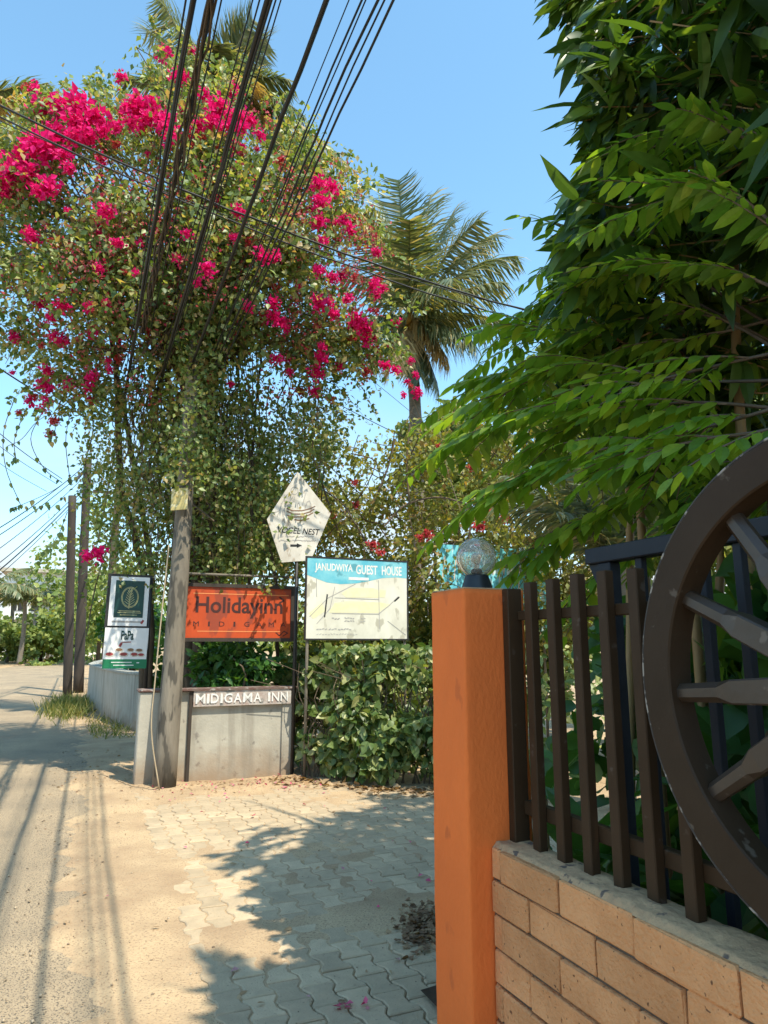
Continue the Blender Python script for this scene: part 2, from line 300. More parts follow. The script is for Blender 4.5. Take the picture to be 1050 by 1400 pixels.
T_SMALL = leaf_t([0, .45, 1], [.33], .3, .1)
T_BRACT = leaf_t([0, .45, 1], [.36], .5, .0)
T_BROAD = leaf_t([0, .15, .4, .7, .9, 1], [.13, .20, .17, .08], .35, .35)
T_NEEDLE = (np.array([(0, .5, 0), (0, -.5, 0), (.6, .42, -.1), (.6, -.42, -.1), (1, 0, -.32)], float), np.array([(0, 1, 2), (1, 3, 2), (2, 3, 4)]))
def frames(A, N):
    A = A/np.maximum(np.linalg.norm(A, axis=1, keepdims=True), 1e-9)
    B = np.cross(N, A); l = np.linalg.norm(B, axis=1, keepdims=True); bad = l[:, 0] < 1e-3
    if bad.any(): B[bad] = np.cross(np.array([1, .3, .2]), A[bad]); l = np.linalg.norm(B, axis=1, keepdims=True)
    B = B/np.maximum(l, 1e-9); N = np.cross(A, B)
    return A, B, N
def leaves(T, P, A, N, L, WS=None):
    V0, F0 = T; A, B, N = frames(np.asarray(A, float), np.asarray(N, float)); k = len(P)
    L = np.broadcast_to(np.asarray(L, float), (k,)); WS = L if WS is None else np.broadcast_to(np.asarray(WS, float), (k,))
    V = (P[:, None, :] + V0[None, :, 0:1]*(A*L[:, None])[:, None, :] + V0[None, :, 1:2]*(B*WS[:, None])[:, None, :] + V0[None, :, 2:3]*(N*L[:, None])[:, None, :])
    Fc = F0[None]+(np.arange(k)*len(V0))[:, None, None]
    r = np.repeat(RNG.random(k), len(V0))
    return V.reshape(-1, 3), Fc.reshape(-1, 3), r
def join(parts):
    Vs, Fs, Rs, b = [], [], [], 0
    for V, Fc, r in parts: Vs.append(V); Fs.append(Fc+b); Rs.append(r); b += len(V)
    return np.concatenate(Vs), np.concatenate(Fs), np.concatenate(Rs)
def unit(n): a = RNG.normal(size=(n, 3)); return a/np.linalg.norm(a, axis=1, keepdims=True)
def rotm(x, n):  # 3x3 from leaf axis and normal
    A, B, N = frames(np.array([x], float), np.array([n], float)); return Matrix(np.stack([A[0], B[0], N[0]], 1).tolist())
def leaf_mesh(name, T, m):
    me = bpy.data.meshes.new(name); me.from_pydata(T[0].tolist(), [], T[1].tolist()); me.materials.append(m)
    a = me.attributes.new('rnd', 'FLOAT', 'POINT'); a.data.foreach_set('value', np.zeros(len(T[0]), np.float32)); me.update(); return me
def leaf_system(T, P, A, N, L, parent, m, name='leaf', nmax=300, margin=0, mask_small=0):
    """the nmax leaves that show largest become parts of their own, the rest one part"""
    u, v, f = proj(P); L = np.broadcast_to(np.asarray(L, float), (len(P),))
    vis = (u > -margin) & (u < 1050+margin) & (v > -margin) & (v < 1400+margin) & (f > .3)
    score = np.where(vis, L/f, 0); idx = np.argsort(-score)[:nmax]; idx = idx[score[idx] > 0]
    me = leaf_mesh(name, T, m); og = ORG[parent.name]
    for i in idx:
        o = bpy.data.objects.new(name, me); COL.objects.link(o); o.parent = parent
        o.matrix_basis = Matrix.Translation(Vector(P[i])-og) @ rotm(A[i], N[i]).to_4x4() @ Matrix.Scale(float(L[i]), 4)
    rest = np.ones(len(P), bool); rest[idx] = False
    if rest.any():
        V, Fc, r = leaves(T, P[rest], A[rest], N[rest], L[rest]); o = raw('foliage', V, Fc, m, parent, rnd=r); o['kind'] = 'stuff'
def in_poly(p, poly):
    x, y = p; c = False; n = len(poly)
    for i in range(n):
        (x1, y1), (x2, y2) = poly[i], poly[i-1]
        if (y1 > y) != (y2 > y) and x < (x2-x1)*(y-y1)/(y2-y1)+x1: c = not c
    return c

# ------------------------------------------------------------------ value noise for terrain
_G = RNG.random((256, 256))
def vnoise(x, y):
    xi = np.floor(x).astype(int); yi = np.floor(y).astype(int); fx = x-xi; fy = y-yi; fx = fx*fx*(3-2*fx); fy = fy*fy*(3-2*fy)
    g = lambda a, b: _G[a % 256, b % 256]
    return (g(xi, yi)*(1-fx)+g(xi+1, yi)*fx)*(1-fy)+(g(xi, yi+1)*(1-fx)+g(xi+1, yi+1)*fx)*fy
def fbm(x, y, o=4): return sum(vnoise(x*2**i+17*i, y*2**i+5*i)*.5**(i+1) for i in range(o))/(1-.5**o)
def sstep(a, b, x): t = np.clip((x-a)/(b-a), 0, 1); return t*t*(3-2*t)
def road_q(d): # centre line shift of the road: bends right far away
    return np.where(d > 42, ((np.maximum(d, 42)-42)/15)**2*1.0, 0)-.12*sstep(12, 25, d)*4
# ------------------------------------------------------------------ ground, road, paving
PAV_Z = 0.006
def ground_h(q, d):
    n = fbm(q*1.1+3, d*1.1+9); n2 = fbm(q*6, d*6, 3)
    h = (n-.5)*.05+(n2-.5)*.018+.004
    lane = sstep(.62, .85, q+(fbm(q*2+40, d*2)-.5)*.25)*sstep(8.55, 8.2, d+(n-.5)*.4)*sstep(1.2, 1.6, d)
    bias = -.004+.010*np.exp(-((d-4.15)/.42)**2)-.011*sstep(3.75, 3.35, d-.55*(q-1.2))*sstep(.75, 1.2, q)+.008*sstep(7.6, 8.3, d)
    hl = PAV_Z+bias+(n-.5)*.018+(n2-.5)*.007
    h = h*(1-lane)+hl*lane
    rq = road_q(d); r = sstep(.30, -.55, q-rq+(fbm(q*1.5, d*.8+20)-.5)*.5+(n2-.5)*.25)*sstep(-5.4, -4.9, q-rq)
    return h-.05*r
def grid_mesh(name, qs, ds, hf, m):
    Q, D = np.meshgrid(qs, ds); Z = hf(Q, D); X = Q*CT-D*ST; Y = Q*ST+D*CT
    V = np.stack([X, Y, Z], -1).reshape(-1, 3); nq, nd = len(qs), len(ds); i = np.arange(nq-1)[None]+(np.arange(nd-1)*nq)[:, None]
    Fc = np.stack([i, i+1, i+1+nq, i+nq], -1).reshape(-1, 4)
    return raw(name, V, Fc, m, smooth=True)
qs = np.concatenate([np.linspace(-900, -60, 12), np.linspace(-50, -6, 24), np.arange(-5.6, -1.2, .2), np.arange(-1.2, 4.4, .026), np.arange(4.5, 12, .5), np.linspace(14, 900, 14)])
ds = np.concatenate([np.linspace(-300, -10, 8), np.arange(-8, 2.4, .5), np.arange(2.5, 9.4, .026), np.arange(9.4, 15, .07), np.arange(15, 40, .5), np.arange(42, 130, 3), np.linspace(140, 1800, 12)])
g = grid_mesh('ground', qs, ds, ground_h, m_sand); tag(g, kind='structure')
dr = np.concatenate([np.arange(-8, 12, 1.0), np.arange(12, 100, 1.5)])
def road_mesh():
    t = np.linspace(-4.75, .30, 14); T_, D = np.meshgrid(t, dr); Q = T_+road_q(D); Z = .002+.02*(1-((T_+2.2)/2.6)**2)-.012
    X = Q*CT-D*ST; Y = Q*ST+D*CT; V = np.stack([X, Y, Z], -1).reshape(-1, 3); nq = len(t); i = np.arange(nq-1)[None]+(np.arange(len(dr)-1)*nq)[:, None]
    return raw('road', V, np.stack([i, i+1, i+1+nq, i+nq], -1).reshape(-1, 4), m_asph, smooth=True)
tag(road_mesh(), kind='structure')
m_soil = mat('soil', (.075, .052, .034), (.045, .032, .022), 6, .95, .8, 30, spec=.1)
so_ = grid_mesh('shade_dark_soil', np.arange(1.56, 6.2, .2), np.arange(-4, 3.4, .2), lambda Q, D: .03+.05*fbm(Q*2, D*2)*sstep(1.5, 1.9, Q), m_soil); tag(so_, kind='structure')  # dark soil sheet added so the ground behind the railing looks shaded
# interlocking pavers
PL, W1, W2 = .20, .0825, .0575; PITCHQ = W1+W2
def paver_outline(gap=.004):
    prof = [(-.5, W1), (-.36, W1), (-.14, W2), (.14, W2), (.36, W1), (.5, W1)]
    r = [(wd-gap, t*PL+(gap if t < 0 else -gap)*(abs(t) == .5)) for t, wd in prof]
    return r+[(-x, y) for x, y in reversed(r)]
def paver_verts(dz=0):
    o = paver_outline(); n = len(o); ins = [(x*(1-.006/abs(x)), y*(1-.006/max(abs(y), .02)) if abs(y) > .09 else y) for x, y in o]
    V = [(x, y, -.05) for x, y in o]+[(x, y, -.005) for x, y in o]+[(x, y, 0) for x, y in ins]
    Fc = [tuple(range(2*n, 3*n))]+[(k*n+i, k*n+(i+1) % n, (k+1)*n+(i+1) % n, (k+1)*n+i) for k in (0, 1) for i in range(n)]
    return V, Fc
lane = thing('paving', W(1.5, 5, 0), None, None); lane['kind'] = 'structure'
PV, PF = paver_verts()
pme = bpy.data.meshes.new('paver'); pme.from_pydata(PV, [], PF); pme.materials.append(m_paver); pme.update()
tiles = []
for i in range(0, 27):
    for j in range(-1, 31):
        q = .74+i*PITCHQ; d = 2.5+j*PL+(PL/2 if i % 2 else 0)
        if d > 8.45 or (q > 1.2 and d < 2.56 and q < 1.56) or (q > 1.5 and d < 3.3 and q > 1.9-(3.3-d)*.5): continue
        tiles.append((q, d, PAV_Z+random.gauss(0, .0022), random.gauss(0, .010), random.gauss(0, .010), random.gauss(0, .012)))
tp = np.array([tuple(W(t[0], t[1], 0)) for t in tiles]); u_, v_, f_ = proj(tp)
order = sorted(range(len(tiles)), key=lambda i: f_[i] if (-30 < u_[i] < 640 and v_[i] < 1430) else 99)
restmb = MB()
for n_, i in enumerate(order):
    q, d, z, rx, ry, rz = tiles[i]; M_ = Matrix.Translation(W(q, d, z)) @ Matrix.Rotation(TH+rz, 4, 'Z') @ Matrix.Rotation(rx, 4, 'X') @ Matrix.Rotation(ry, 4, 'Y')
    if n_ < 300:
        o = bpy.data.objects.new('paver', pme); COL.objects.link(o); o.parent = lane; o.matrix_basis = Matrix.Translation(-ORG[lane.name]) @ M_
    else: restmb.add([M_ @ Vector(p) for p in PV], PF)
o = restmb.build('paver_field', m_paver, lane); o['kind'] = 'stuff'

# ------------------------------------------------------------------ orange gate pillar
PQ0, PD0, PW = 1.247, 2.177, .258; PTOP = 1.80
pil = thing('gate_pillar', W(PQ0+PW/2, PD0+PW/2, 0), 'square orange painted gate pillar at the end of the block wall', 'pillar')
def shaft():
    per = []; nside = 10; r_ = .008
    for c_ in range(4):
        cq, cd = [(0, 0), (1, 0), (1, 1), (0, 1)][c_]; nq, nd = [(0, 0), (1, 0), (1, 1), (0, 1)][(c_+1) % 4]
        a = Vector((PQ0+cq*PW, PD0+cd*PW)); b = Vector((PQ0+nq*PW, PD0+nd*PW)); t_ = (b-a).normalized(); out = Vector((t_.y, -t_.x))
        per += [(a+t_*(.0025)-out*.0025, out, 1), (a+t_*r_, out, 0)]+[(a+(b-a)*k/nside, out, 0) for k in range(1, nside)]+[(b-t_*r_, out, 0)]
    nv = 90; V = []; m_n = len(per)
    for j in range(nv+1):
        z = -.05+(PTOP-.006+.05)*j/nv
        for i, (p, o__, e_) in enumerate(per):
            dsp = (float(fbm(np.array(p.x*7+p.y*5), np.array(z*6+p.x*3), 3))-.5)*.007+(float(vnoise(np.array(i*1.3), np.array(z*26)))-.5)*(.0035 if e_ else .0008)
            q_ = p+o__*dsp; V.append(W(q_.x, q_.y, z))
    Fc = [(j*m_n+i, j*m_n+(i+1) % m_n, (j+1)*m_n+(i+1) % m_n, (j+1)*m_n+i) for j in range(nv) for i in range(m_n)]+[tuple(range(nv*m_n, (nv+1)*m_n))]
    return MB().add(V, Fc).build('shaft', m_orange, pil, True)
shaft()
o = MB().wbox(PQ0+.004, PQ0+PW-.004, PD0+.004, PD0+PW-.004, PTOP-.0065, PTOP).build('top', m_mortar, pil); bevel(o, .003, 2)
o = MB().wbox(PQ0-.015, PQ0-.002, PD0+.02, PD0+PW+.02, -.04, .10).build('dark_strip', m_blackpole, pil)  # thin dark strip along the road side of the pillar foot
# globe lamp
lc = W(PQ0+.125, PD0+.115, PTOP)
lamp = thing('globe_lamp', lc, 'clear glass globe lamp with bulb on black base on the pillar', 'lamp')
MB().lathe(lc, [(.062, 0), (.060, .006), (.045, .050), (.043, .056)], 28).build('lamp_base', m_lampblk, lamp, True)
MB().lathe(lc, [(.022, .0565), (.022, .074), (.017, .080)], 20).build('bulb_socket', m_lampblk, lamp, True)
gm = bpy.data.materials.new('clear_glass'); t, b, out = nodes(gm); b.inputs['Base Color'].default_value = (.97, .97, .95, 1); b.inputs['Transmission Weight'].default_value = 1; b.inputs['Roughness'].default_value = .02; b.inputs['IOR'].default_value = 1.5
df = t.nodes.new('ShaderNodeBsdfDiffuse'); df.inputs[0].default_value = (.75, .72, .66, 1); dm = t.nodes.new('ShaderNodeMixShader'); dn = t.nodes.new('ShaderNodeTexNoise'); dn.inputs['Scale'].default_value = 30; dr0 = t.nodes.new('ShaderNodeMapRange'); dr0.inputs[1].default_value = .4; dr0.inputs[2].default_value = .7; dr0.inputs[3].default_value = .06; dr0.inputs[4].default_value = .22; t.links.new(dn.outputs['Fac'], dr0.inputs[0]); t.links.new(dr0.outputs[0], dm.inputs[0]); t.links.new(b.outputs[0], dm.inputs[1]); t.links.new(df.outputs[0], dm.inputs[2]); t.links.new(dm.outputs[0], out.inputs[0])
def sphere_prof(r, zc, z0, z1, n=20):
    a0 = math.asin(max(-1, (z0-zc)/r)); a1 = math.asin(min(1, (z1-zc)/r)); return [(max(.0005, r*math.cos(a0+(a1-a0)*i/n)), zc+r*math.sin(a0+(a1-a0)*i/n)) for i in range(n+1)]
gl = MB(); R_ = .076; zc = .124
po = sphere_prof(R_, zc, .057, zc+R_); pi_ = sphere_prof(R_-.0035, zc, .0575, zc+R_-.0035)
n = 40; V = [lc+Vector((r*math.cos(2*math.pi*j/n), r*math.sin(2*math.pi*j/n), z)) for r, z in po+pi_[::-1] for j in range(n)]; k = len(po)+len(pi_)
gl.add(V, [(i*n+j, i*n+(j+1) % n, (i+1)*n+(j+1) % n, (i+1)*n+j) for i in range(k-1) for j in range(n)]+[((k-1)*n+j, (k-1)*n+(j+1) % n, (j+1) % n, j) for j in range(n)])
gl.build('glass_globe', gm, lamp, True)
bo = sphere_prof(.021, .120, .100, .1408, 10); MB().lathe(lc, [(.011, .079), (.012, .090)]+bo, 20).build('bulb', gm, lamp, True)
fil = MB()
for a in range(4): fil.tube([lc+Vector((.006*math.cos(a*1.57), .006*math.sin(a*1.57), .09)), lc+Vector((.009*math.cos(a*1.57+.6), .009*math.sin(a*1.57+.6), .124))], .0012, 5)
fil.build('filament', mat('filament', (.62, .30, .10), (.62, .30, .10), 5, .4), lamp)

# ------------------------------------------------------------------ block wall
BQ, BTOP, CH, BLN = 1.33, .935, .1045, .308
wall = thing('block_wall', W(BQ+.1, .5, 0), 'low wall of tan split face blocks below the brown railing', 'wall')
o = MB().wbox(BQ+.012, BQ+.118, -1.7, PD0+.01, -.05, BTOP-.012).build('core', m_mortard, wall)
def lump_top():
    qs_ = np.linspace(BQ+.006, BQ+.132, 16); ds_ = np.linspace(-1.7, PD0-.003, 230); Q, D = np.meshgrid(qs_, ds_)
    Z = BTOP-.004+.010*fbm(Q*22, D*16, 3)+.006*sstep(.0, .1, Q-BQ-.01)-.020*(1-sstep(0, .02, Q-BQ-.006))+.012*np.maximum(0, fbm(Q*9+8, D*5+3, 3)-.55)*3
    V = np.stack([Q*CT-D*ST, Q*ST+D*CT, Z], -1).reshape(-1, 3); i = np.arange(15)[None]+(np.arange(229)*16)[:, None]
    return raw('mortar_cap', V, np.stack([i, i+1, i+17, i+16], -1).reshape(-1, 4), m_mortar, wall, True)
lump_top()
bmeshes = {}
def brick_mesh(ln, var):
    k = (round(ln, 3), var)
    if k in bmeshes: return bmeshes[k]
    rr = random.Random(var*7+int(ln*1000)); b = MB(); b.box((0, 0, 0), (1, 0, 0), (0, 1, 0), (0, 0, 1), 0, .045, -ln/2+.0035, ln/2-.0035, -CH/2+.0035, CH/2-.0035, .005)
    b.v = [tuple(np.array(p)+np.array([rr.uniform(-.003, .003), rr.uniform(-.0025, .0025), rr.uniform(-.0025, .0025)])) for p in b.v]
    me = bpy.data.meshes.new('block'); me.from_pydata(b.v, [], b.f); me.materials.append(m_brick); me.update(); bmeshes[k] = me; return me
RZ = Matrix.Rotation(TH, 4, 'Z')
for c in range(9):
    z = BTOP-.006-CH*(c+.5); d = 2.174
    first = (.052 if c % 2 == 0 else .052+BLN/2)
    ln = first
    while d > -1.6:
        o = bpy.data.objects.new('block', brick_mesh(ln, random.randrange(12))); COL.objects.link(o); o.parent = wall
        o.matrix_basis = Matrix.Translation(W(BQ+random.uniform(-.004, .003), d-ln/2, z)-ORG[wall.name]) @ RZ @ Matrix.Rotation(random.gauss(0, .006), 4, 'X') @ Matrix.Rotation(random.gauss(0, .008), 4, 'Z')
        d -= ln; ln = BLN
# ------------------------------------------------------------------ brown railing
rail = thing('railing', W(1.43, .8, BTOP), 'brown painted metal railing of square bars on the block wall', 'railing')
for k in range(26):
    d = 2.025-.1264*k
    if .36 < d < 1.37: continue
    o = MB().wbox(1.410, 1.443, d-.02, d+.02, BTOP-.02, PTOP+.012+random.uniform(-.004, .004), .003).build('bar', m_brown, rail)
for a_, b_ in ((1.33, 2.135), (-1.4, .42)):
    MB().wbox(1.4435, 1.470, a_, b_, 1.682, 1.716, .003).build('rail', m_brown, rail)
    MB().wbox(1.4435, 1.475, a_-(.2 if a_ > 0 else 0), b_+(0 if a_ > 0 else .2), 1.026, 1.072, .003).build('rail', m_brown, rail)
MB().wbox(1.405, 1.465, 2.136, 2.174, BTOP-.02, PTOP-.004, .003).build('post', m_brown, rail)
# ------------------------------------------------------------------ cart wheel
WD, WZ, WR, WRI = .878, 1.515, .537, .443; WQ0, WQ1 = 1.325, 1.400
wh = thing('cart_wheel', W(1.36, WD, WZ-WR), 'large brown wooden cart wheel fixed in front of the brown railing', 'wheel')
def ring(q0, q1, r0, r1, n=96, ch=.004):
    prof = [(q0+ch, r0), (q0, r0+ch), (q0, r1-ch), (q0+ch, r1), (q1-ch, r1), (q1, r1-ch), (q1, r0+ch), (q1-ch, r0)]; k = len(prof)
    V = [W(q, WD+r*math.cos(2*math.pi*i/n), WZ+r*math.sin(2*math.pi*i/n)) for i in range(n) for q, r in prof]
    return V, [(i*k+j, i*k+(j+1) % k, ((i+1) % n)*k+(j+1) % k, ((i+1) % n)*k+j) for i in range(n) for j in range(k)]
m_ = MB(); m_.add(*ring(WQ0, WQ1, WRI, WR-.007)); m_.build('rim', m_wheel, wh)
m_ = MB(); m_.add(*ring(WQ0+.004, WQ1-.002, WR-.0075, WR, 96, .002)); m_.build('tyre', m_tyre, wh)
for k in range(12):
    a = math.radians(-4.3+30*k); ra = EV*0+DV*math.cos(a)+Vector((0, 0, math.sin(a))); ta = -DV*math.sin(a)+Vector((0, 0, math.cos(a)))
    O = W(0, WD, WZ); sec = lambda r, hw, q0, q1, ch: [O+ra*r+ta*x+EV*q for x, q in [(-hw+ch, q0), (hw-ch, q0), (hw, q0+ch), (hw, q1-ch), (hw-ch, q1), (-hw+ch, q1), (-hw, q1-ch), (-hw, q0+ch)]]
    S4 = [sec(.08, .030, 1.338, 1.390, .004), sec(.285, .0275, 1.340, 1.388, .004), sec(.325, .0235, 1.344, 1.384, .013), sec(WRI+.006, .0215, 1.345, 1.383, .012)]
    m_ = MB(); m_.add([p for s_ in S4 for p in s_], [(i*8+j, i*8+(j+1) % 8, (i+1)*8+(j+1) % 8, (i+1)*8+j) for i in range(3) for j in range(8)]+[tuple(range(8)), tuple(range(24, 32))]); m_.build('spoke', m_spoke, wh)
m_ = MB(); n = 28
pr = [(1.30, .03), (1.295, .06), (1.31, .075), (1.33, .10), (1.40, .10), (1.41, .07)]
m_.add([W(q, WD+r*math.cos(2*math.pi*i/n), WZ+r*math.sin(2*math.pi*i/n)) for q, r in pr for i in range(n)], [(a*n+i, a*n+(i+1) % n, (a+1)*n+(i+1) % n, (a+1)*n+i) for a in range(len(pr)-1) for i in range(n)]+[tuple(range(n)), tuple(range(5*n, 6*n))])
m_.build('hub', m_wheel, wh)
# ------------------------------------------------------------------ sliding gate parked behind the railing
GQ = 1.66; GT = 1.93
gate = thing('sliding_gate', W(GQ, .5, 0), 'dark navy steel bar gate standing behind the brown railing', 'gate')
MB().wbox(GQ-.03, GQ+.03, -1.5, 1.98, GT-.055, GT, .004).build('top_rail', m_gate, gate)
MB().wbox(GQ-.03, GQ+.03, -1.5, 1.98, .06, .12, .004).build('bottom_rail', m_gate, gate)
MB().wbox(GQ-.025, GQ+.025, 1.86, 1.92, .121, GT-.056, .004).build('post', m_gate, gate)
mb = MB(); 
mb.prism([W(GQ-.012, 1.979, GT-.056), W(GQ-.012, 1.925, GT-.056), W(GQ-.012, 1.925, GT-.13), W(GQ-.012, 1.94, GT-.13)], EV*.024); mb.build('bracket', m_gate, gate)
for k in range(24):
    d = 1.74-.125*k
    MB().wbox(GQ-.013, GQ+.013, d-.014, d+.014, .121, GT-.056, .002).build('bar', m_gate, gate)

# ------------------------------------------------------------------ corner wall, name band
WDF = 8.82
cw = thing('corner_wall', W(1.7, 9.0, 0), 'low grey plastered corner wall with a painted name band', 'wall')
zt = 1.03
def wall_strip(pts, thick, z0, z1, name, m, parent, top=None):
    """wall following plan points (q,d); thickness to the right-hand side"""
    P = [Vector((a, b)) for a, b in pts]; n = len(P); off = []
    for i in range(n):
        t = (P[min(i+1, n-1)]-P[max(i-1, 0)]).normalized(); off.append(Vector((t.y, -t.x))*thick)
    V = []; 
    for p, o_ in zip(P, off): V += [W(p.x, p.y, z0), W(p.x, p.y, z1), W(p.x+o_.x, p.y+o_.y, z1), W(p.x+o_.x, p.y+o_.y, z0)]
    Fc = [(i*4+j, i*4+(j+1) % 4, (i+1)*4+(j+1) % 4, (i+1)*4+j) for i in range(n-1) for j in range(4)]+[(0, 1, 2, 3), ((n-1)*4+3, (n-1)*4+2, (n-1)*4+1, (n-1)*4)]
    return MB().add(V, Fc).build(name, m, parent)
o = MB().wbox(.69, 2.56, WDF, WDF+.24, -.05, zt+.01, .012).build('slab', m_plaster, cw)
MB().wbox(.67, 1.125, WDF-.02, WDF+.26, zt+.0105, zt+.04, .008).build('coping', m_redox, cw)
MB().wbox(2.30, 2.54, WDF+.242, WDF+3.0, -.05, zt, .01).build('return_wall', m_plaster, cw)
MB().wbox(1.30, 2.50, WDF-.055, WDF-.002, .86, 1.045).build('name_band', m_band, cw)
MB().wbox(1.13, 2.58, WDF-.07, WDF+.2, 1.046, 1.068).build('coping', m_redox, cw)
o = MB().wbox(2.40, 2.54, WDF-.03, WDF-.001, -.02, .858).build('end_pier', m_plaster, cw)
o = MB().wbox(1.255, 1.292, WDF-.04, WDF-.001, -.02, 1.044).build('end_pier', m_blackpole, cw)
# text helper
def text_mesh(body, shear=0.0, bold=0.0, space=1.0):
    cu = bpy.data.curves.new('t', 'FONT'); cu.body = body; cu.shear = shear; cu.offset = bold; cu.space_character = space; cu.extrude = 0; cu.resolution_u = 3
    ob = bpy.data.objects.new('t', cu); COL.objects.link(ob); dg = bpy.context.evaluated_depsgraph_get(); dg.update()
    me = bpy.data.meshes.new_from_object(ob.evaluated_get(dg)); V = [tuple(v.co) for v in me.vertices]; Fc = [tuple(p.vertices) for p in me.polygons]
    bpy.data.objects.remove(ob); bpy.data.curves.remove(cu); bpy.data.meshes.remove(me); return V, Fc
class Board:
    def __init__(s, O, R, U): s.O = Vector(O); s.R = Vector(R).normalized(); s.N = s.R.cross(Vector(U)).normalized(); s.U = s.N.cross(s.R).normalized()
    def P(s, x, z, off=0): return s.O+s.R*x+s.U*z+s.N*off
    def slab(s, poly, o0, o1): return MB().prism([s.P(x, z, o0) for x, z in poly], s.N*(o1-o0))
    def rect(s, x0, x1, z0, z1, o0, o1): return s.slab([(x0, z0), (x1, z0), (x1, z1), (x0, z1)], o0, o1)
    def text(s, body, x0, x1, z0, z1, off, name, m, parent, thick=.0, **k):
        V, Fc = text_mesh(body, **k); A = np.array(V); lo, hi = A.min(0), A.max(0)
        pts = [s.P(x0+(a-lo[0])/(hi[0]-lo[0])*(x1-x0), z0+(b-lo[1])/(hi[1]-lo[1])*(z1-z0), off+thick) for a, b, _ in V]
        mb = MB(); mb.add(pts, Fc)
        if thick:
            back = [p-s.N*thick for p in pts]; b0 = len(mb.v); mb.v += [tuple(p) for p in back]
            ec = {}
            for f in Fc:
                for i in range(len(f)): e = (f[i], f[(i+1) % len(f)]); ec[e] = 1
            for (a, b) in ec:
                if (b, a) not in ec: mb.f.append((a, a+b0, b+b0, b))
        return mb.build(name, m, parent)
    def stroke(s, pts, wd, off, mb):
        for (x0, z0), (x1, z1) in zip(pts[:-1], pts[1:]):
            dx, dz = x1-x0, z1-z0; l = math.hypot(dx, dz)
            if l < 1e-6: continue
            nx, nz = -dz/l*wd/2, dx/l*wd/2; ex, ez = dx/l*wd*.3, dz/l*wd*.3
            mb.add([s.P(x0-ex+nx, z0-ez+nz, off), s.P(x0-ex-nx, z0-ez-nz, off), s.P(x1+ex-nx, z1+ez-nz, off), s.P(x1+ex+nx, z1+ez+nz, off)], [(0, 1, 2, 3)])
        return mb
bd = Board(W(1.9, WDF-.055, .95), EV, (0, 0, 1))
xx = -.575; kf = .93
for ch, wd in zip('MIDIGAMA INN', (.12, .03, .10, .03, .105, .10, .12, .10, .05, .03, .10, .10)):
    if ch != ' ': bd.text(ch, xx, xx+wd*kf, -.055, .055, .001, 'letter', m_white, cw, thick=.008, bold=.012)
    xx += (wd+.021)*kf
# roadside wall beyond
rw = thing('roadside_wall', W(.6, 18, 0), 'pale curved plastered wall running along the road behind the poles', 'wall')
wall_strip([(1.3, 13.7), (1.02, 14.3), (.80, 15.5), (.55, 17.5), (.38, 19.6), (.30, 21.5), (.5, 24), (1.0, 28), (2.0, 34)], .2, -.05, 1.02, 'panel', m_plaster2, rw)
wall_strip([(1.28, 13.68), (1.0, 14.27), (.77, 15.48), (.52, 17.48), (.35, 19.58), (.27, 21.48), (.47, 24), (.97, 28), (1.97, 34)], .25, 1.0205, 1.06, 'coping', m_plaster, rw)

# ------------------------------------------------------------------ utility poles and wires
def pole(name, base, top, r0, r1, m, label, cat='pole', group=None, n=14, lean_mid=None):
    t = thing(name, base, label, cat, group); pts = [base+(top-base)*(i/12) for i in range(13)]
    pts = [p+Vector((random.uniform(-.006, .006), random.uniform(-.006, .006), 0)) for p in pts]
    MB().tube(pts, [r0+(r1-r0)*i/12 for i in range(13)], n).build('shaft', m, t, True); return t
pb = W(1.0, 8.60, -.1); ptp = PD(270, 430, 8.74)
up = pole('utility_pole', pb, ptp, .135, .075, m_cpole, 'leaning weathered concrete utility pole in front of the corner wall', 'pole')
fr = .545; pc = pb+(ptp-pb)*fr
pl = Board(PD(246, 682, 8.45), (1, -.15, .05), (0, .1, 1)); o = pl.rect(-.105, .10, -.14, .13, 0, .012).build('number_plate', m_yelplate, up)
MB().tube(wpath([W(.93, 8.40, .0), PD(207, 1000, 8.4), PD(212, 930, 8.42), PD(222, 830, 8.45), PD(231, 745, 8.5)], 24), .008, 6).build('earth_cable', mat('cable_cover', (.45, .36, .24), (.36, .28, .18), 8, .7), up, True)
p1 = pole('black_pole', W(-.21, 23.3, -.1), PD(99, 678, 23.3), .135, .12, m_blackpole, 'shorter dark wooden pole rising from the roadside grass', 'pole')
p2 = pole('black_pole', W(.08, 25.8, -.1), PD(120, 628, 25.8), .17, .13, m_blackpole, 'taller dark wooden pole with wires tied to its top', 'pole')
mb = MB().tube([PD(119, 640, 25.75), PD(104, 656, 25.2)], .05, 8); mb.build('insulator', m_black, p2)
p3b = W(1.15, 34.5, -.1); p3 = pole('concrete_pole', p3b, Vector((p3b.x, p3b.y, 9.6)), .2, .15, m_bark, 'distant vine wrapped pole behind the green advertising panel', 'pole')
mb = MB(); mb.box(Vector((p3b.x, p3b.y, 8.6)), EV, DV, (0, 0, 1), -1.1, 1.1, -.06, .06, -.06, .06); mb.build('cross_arm', m_blackpole, p3)
def wire(pts, r, label, group=None, n=26, wob=0):
    P = wpath(pts, n)
    if wob: P = [p+Vector((random.gauss(0, wob), random.gauss(0, wob), random.gauss(0, wob))) for p in P]
    o = MB().tube(P, r, 5).build('overhead_wire', m_wire, None, True, org=P[0]); tag(o, label, 'wire', group); return o
GW = 'wires running along the road'
LW = 'thin black overhead wire running along the road through the flowering crown'
